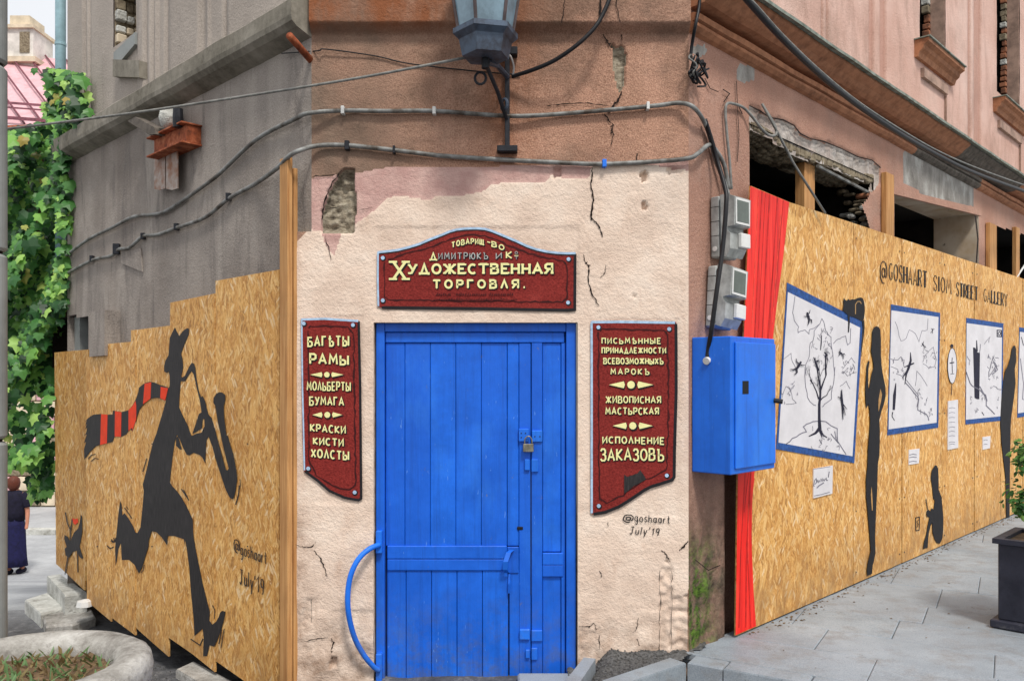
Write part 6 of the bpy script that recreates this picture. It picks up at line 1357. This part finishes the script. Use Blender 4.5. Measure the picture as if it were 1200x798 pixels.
# ------------------------------------------------------------------ vine
VB = (at(45, 0, 8).x, 8.0, -.4)
vine = thing('climbing_vine', 'dense green climbing vine hanging at the end of the grey wall', 'vine', WF, VB)
me, vs, fs = leaf_mesh('leaf', .108, .108, True, 'leaf'); rv = random.Random(31)
edge = [(78,30,45),(85,60,107),(110,55,107),(140,54,107),(150,12,90),(170,5,86),(200,0,84),(240,0,84),(300,0,80),(350,0,79),(400,-5,74),(440,-5,62),(480,-5,60),(510,-5,59),(540,-5,60),(560,20,58),(578,40,56)]
def vine_leaf():
    while True:
        y = rv.uniform(80, 580); 
        for (ya, la, ra), (yb, lb, rb2) in zip(edge, edge[1:]):
            if ya <= y <= yb: t = (y - ya) / (yb - ya); l_ = la + (lb-la)*t; r_ = ra + (rb2-ra)*t; break
        else: continue
        x = rv.uniform(l_, r_)
        if y < 152 and rv.random() < .62: continue
        if y > 440 and rv.random() < .55 and not (y > 520): continue
        if 30 < x < 62 and 235 < y < 275 and rv.random() < .8: continue
        if y > 545 and x < 38: continue
        if 450 < y < 545 and x < 42 and rv.random() < .6: continue
        break
    if y < 150: 
        Y = 6.55 + rv.random() * .3 if x > 80 else 7.2 + rv.random() * .3
        Y = min(Y, 7.2)
        if x > 78: u, z = LW.px(x, y, .06); p = LW.mat @ Vector((u, -.06 - rv.random() * .08, z))
        else: p = at(x, y, 7.15 + rv.random() * .1)
    elif x > 76: u, z = LW.px(x, y, .03); p = LW.mat @ Vector((u, -.04 - rv.random() * .06, z))
    else: p = at(x, y, 7.35 + .5 * rv.random() ** 1.5 + (.25 * math.sin(y * .05 + x * .1)))
    nrm = Vector((rv.uniform(-.5, .9), -1, rv.uniform(-.1, .9))).normalized()
    down = Vector((rv.uniform(-.5, .5), 0, -1)); yv = (down - nrm * down.dot(nrm)).normalized(); xv = yv.cross(nrm)
    Mx = Matrix(((xv.x, yv.x, nrm.x, p.x), (xv.y, yv.y, nrm.y, p.y), (xv.z, yv.z, nrm.z, p.z), (0, 0, 0, 1)))
    return Mx @ Matrix.Scale(rv.choice((.4, .55, .7, .85, 1.0, 1.25)) * rv.uniform(.85, 1.15), 4)
foliage(vine, vine_leaf, 2600, me, vs, fs, 'leafs', rv, VB, lambda m: m.translation.length / max(.4, m.to_scale().x))
m_ = MB()
for i in range(9):
    x = rv.uniform(15, 78); P_ = [at(x + rv.uniform(-9, 9), y, 7.9) for y in range(150, 470, 40)]; m_.tube(P_, .014, 5, smooth=2)
m_.tube([LW.w(100, 150, .03), LW.w(101, 120, .03), LW.w(98, 90, .03)], .008, 5); obj('stem', m_, 'stem', vine)
m_ = MB()       # the shaded inner mass of the vine
for i in range(1500):
    y = rv.uniform(165, 455); x = rv.uniform(-25, 79); p = at(x, y, rv.uniform(8.3, 8.9)); s_ = rv.uniform(.08, .17); a = rv.random() * 6.28
    v = [p + Vector((s_*math.cos(a + k*1.57), rv.uniform(-.05, .05), s_*math.sin(a + k*1.57))) for k in range(4)]; m_.add(v, [(0,1,2,3)])
o = obj('foliage', m_, 'leafs', vine); o['kind'] = 'stuff'

# ------------------------------------------------------------------ far house with red roof, far walls
hy = 24.0
house = thing('far_house', 'distant cream house with a faded red metal roof behind the vine', 'house', WF, (-17, hy + 4, -1.8))
def hp_(x, y, Y): return tuple(at(x, y, Y))
obj('wall', MB().box((-24, hy + .6, -1.9), (-11.6, hy + 12, at(0, 160, hy + .6).z)), 'cream', house)
rz0 = at(0, 150, hy).z
# roof planes: lower skirt and main slope rising away to the left
def quad(p): return MB().add(p, [(0,1,2,3)])
A_, B2, C_, D_ = Vector(hp_(-60,142,hy)), Vector(hp_(100,152,hy)), Vector(hp_(100,74,hy+5)), Vector(hp_(-60,52,hy+5))
ro = obj('roof', quad([A_, B2, C_, D_]), 'roof', house)
for i in range(8):
    t = i / 7; top_ = D_ + (C_ - D_) * t; bot_ = A_ + (B2 - A_) * min(1.4, t + .42); off = Vector((0, -.06, .05))
    if t + .42 > 1: bot_ = top_ + (bot_ - top_) * ((1 - t) / .42 if t < 1 else 0)
    if (bot_ - top_).length > .2: obj('roof_seam', MB().tube([top_ + off, bot_ + off], .03, 5), 'seam', ro)
for (ya, yb) in ((118,121), (124,126), (135,139)):
    obj('roof_edge', quad([Vector(hp_(-60,ya-4,hy-.2)), Vector(hp_(100,ya+8,hy-.2)), Vector(hp_(100,yb+8,hy-.25)), Vector(hp_(-60,yb-4,hy-.25))]), 'seam', ro)
obj('gutter', MB().tube([hp_(-60,152,hy-.4), hp_(100,150,hy-.4)], .10, 8), 'rust', house)
cz = at(24, 66, hy + 5).z
w0 = at(6, 0, hy + 4.2).x; w1_ = at(39, 0, hy + 4.2).x
ch = obj('chimney', MB().box((w0, hy + 4.2, cz - 1.5), (w1_, hy + 5.4, at(0, 34, hy + 4.2).z)), 'chim', house)
obj('chimney_cap', MB().box((w0 - .08, hy + 4.1, at(0, 34, hy+4.2).z + .001), (w1_ + .06, hy + 5.5, at(0, 30, hy+4.2).z)).box((w0 + .1, hy + 4.3, at(0,29.9,hy+4.2).z), (w1_ - .18, hy + 5.2, at(0,17,hy+4.2).z)), 'cream', ch)
obj('chimney_panel', MB().box((w1_ - .45, hy + 4.17, at(0,62,hy+4.2).z), (w1_ - .12, hy + 4.199, at(0,38,hy+4.2).z)), 'mortar', ch)
obj('chimney_base', MB().box((w0 - .1, hy + 4.0, at(0,72,hy+4).z), (w1_ + .18, hy + 5.6, at(0,66,hy+4).z)), 'cream', ch)
for i, xw in enumerate((-22, -19.2, -16.4, -13.6)):
    wn = obj('window', MB().box((xw, hy + .52, 2.2), (xw + 1.1, hy + .598, 4.2)), 'white_pl', house); obj('window_pane', MB().box((xw + .1, hy + .50, 2.3), (xw + 1.0, hy + .518, 4.1)), 'dark', wn)
fw = thing('far_wall', 'low pinkish stone wall across the end of the left street', 'wall', WF, (-14, 23, -1.83))
rq = random.Random(8); obj('wall_core', MB().box((-22, 22.2, -1.9), (-9, 22.5, 1.45)), 'mortar', fw)
for j in range(8):
    xx = -16.6 + rq.uniform(-.3, 0)
    while xx < -11.5:
        l_ = rq.uniform(.35, .8); obj('stone', MB().cbox((xx, 22.14, -1.8 + j*.4), (xx + l_ - .03, 22.198, -1.8 + j*.4 + .37), .02), rq.choice(('cream', 'mortar', 'roof')), fw); xx += l_
tag(obj('low_kerb', MB().box((-17, 18.2, -1.85), (-10, 18.5, -1.72)), 'conc'), 'low pale kerb across the far end of the left street', 'kerb')

# ------------------------------------------------------------------ woman walking away on the left street
wx, wy, wz = at(19, 670, 14.6).x - .03, 14.6, -1.83
per = thing('person', 'person in a dark top and long blue skirt walking away down the left street', 'person', WF, (wx, wy, wz))
def skin_obj(name, verts, edges, radii, m):
    me_ = bpy.data.meshes.new(name); me_.from_pydata([(wx + v[0], wy + v[1], wz + v[2]) for v in verts], edges, [])
    o_ = bpy.data.objects.new(name, me_); COL.objects.link(o_); o_.modifiers.new('skin', 'SKIN'); me_.update()
    sv = me_.skin_vertices[0].data if me_.skin_vertices else None
    if sv:
        for i, r_ in enumerate(radii): sv[i].radius = r_ if hasattr(r_, '__len__') else (r_, r_)
        sv[0].use_root = True
    sb = o_.modifiers.new('sub', 'SUBSURF'); sb.levels = 1; sb.render_levels = 1
    bpy.context.view_layer.update(); dg = bpy.context.evaluated_depsgraph_get(); m2 = bpy.data.meshes.new_from_object(o_.evaluated_get(dg)); bpy.data.objects.remove(o_)
    mb_ = MB(); mb_.v = [tuple(v.co) for v in m2.vertices]; mb_.f = [tuple(p_.vertices) for p_ in m2.polygons]
    return obj(name, mb_, m, per, smooth=True)
V_ = [(0,0,.92),(0,0,1.1),(0,.0,1.3),(0,0,1.42),(0,0,1.50),(0,.01,1.60),(-.17,0,1.36),(-.22,.02,1.10),(-.24,-.06,.88),(.17,0,1.36),(.22,.02,1.10),(.25,-.05,.88),(-.08,0,.85),(-.08,.05,.48),(-.08,-.02,.09),(-.08,-.13,.05),(.08,0,.85),(.08,-.03,.48),(.08,.12,.10),(.08,.0,.05),
      (-.245,-.10,.79),(.255,-.09,.79)]
E_ = [(0,1),(1,2),(2,3),(3,4),(4,5),(3,6),(6,7),(7,8),(3,9),(9,10),(10,11),(0,12),(12,13),(13,14),(14,15),(0,16),(16,17),(17,18),(18,19),(8,20),(11,21)]
R_ = [(.15,.11),(.13,.1),(.15,.11),(.09,.08),(.05,.05),(.085,.10),.055,.042,.028,.055,.042,.028,.09,.06,.04,.035,.09,.06,.04,.035,(.022,.035),(.022,.035)]
skin_obj('body', V_, E_, R_, 'skin')
def jn(a, z, r): return 1 + .05 * math.sin(a * 7 + z * 3)
obj('skirt', MB().lathe([(.215, .14), (.20, .3), (.19, .6), (.175, .85), (.15, .98)], (wx, wy, wz), 28, sy=.8, jit=jn), 'indigo', per, smooth=True)
obj('top', MB().lathe([(.175, .94), (.175, 1.1), (.19, 1.28), (.185, 1.38), (.12, 1.45), (.07, 1.475)], (wx, wy, wz), 24, sy=.72), 'navy', per, smooth=True)
m_ = MB()
for s_ in (-1, 1): m_.tube([(wx + s_*.13, wy, wz + 1.40), (wx + s_*.19, wy + .005, wz + 1.30), (wx + s_*.215, wy + .015, wz + 1.17)], [.075, .062], 10, smooth=3)
obj('sleeve', m_, 'navy', per, smooth=True)
obj('hair', MB().lathe([(.05, 1.46), (.095, 1.52), (.108, 1.60), (.095, 1.67), (.05, 1.71), (0, 1.72)], (wx, wy + .005 - .03, wz), 16), 'hair', per, smooth=True)
m_ = MB()
for s_, y_ in ((-1, -.06), (1, .07)): m_.cbox((wx + s_*.08 - .045, wy + y_ - .13, wz + .0), (wx + s_*.08 + .045, wy + y_ + .12, wz + .09), .03)
obj('shoes', m_, 'navy', per, smooth=False)
for o in list(bpy.data.objects):
    if '_b' in o: del o['_b']
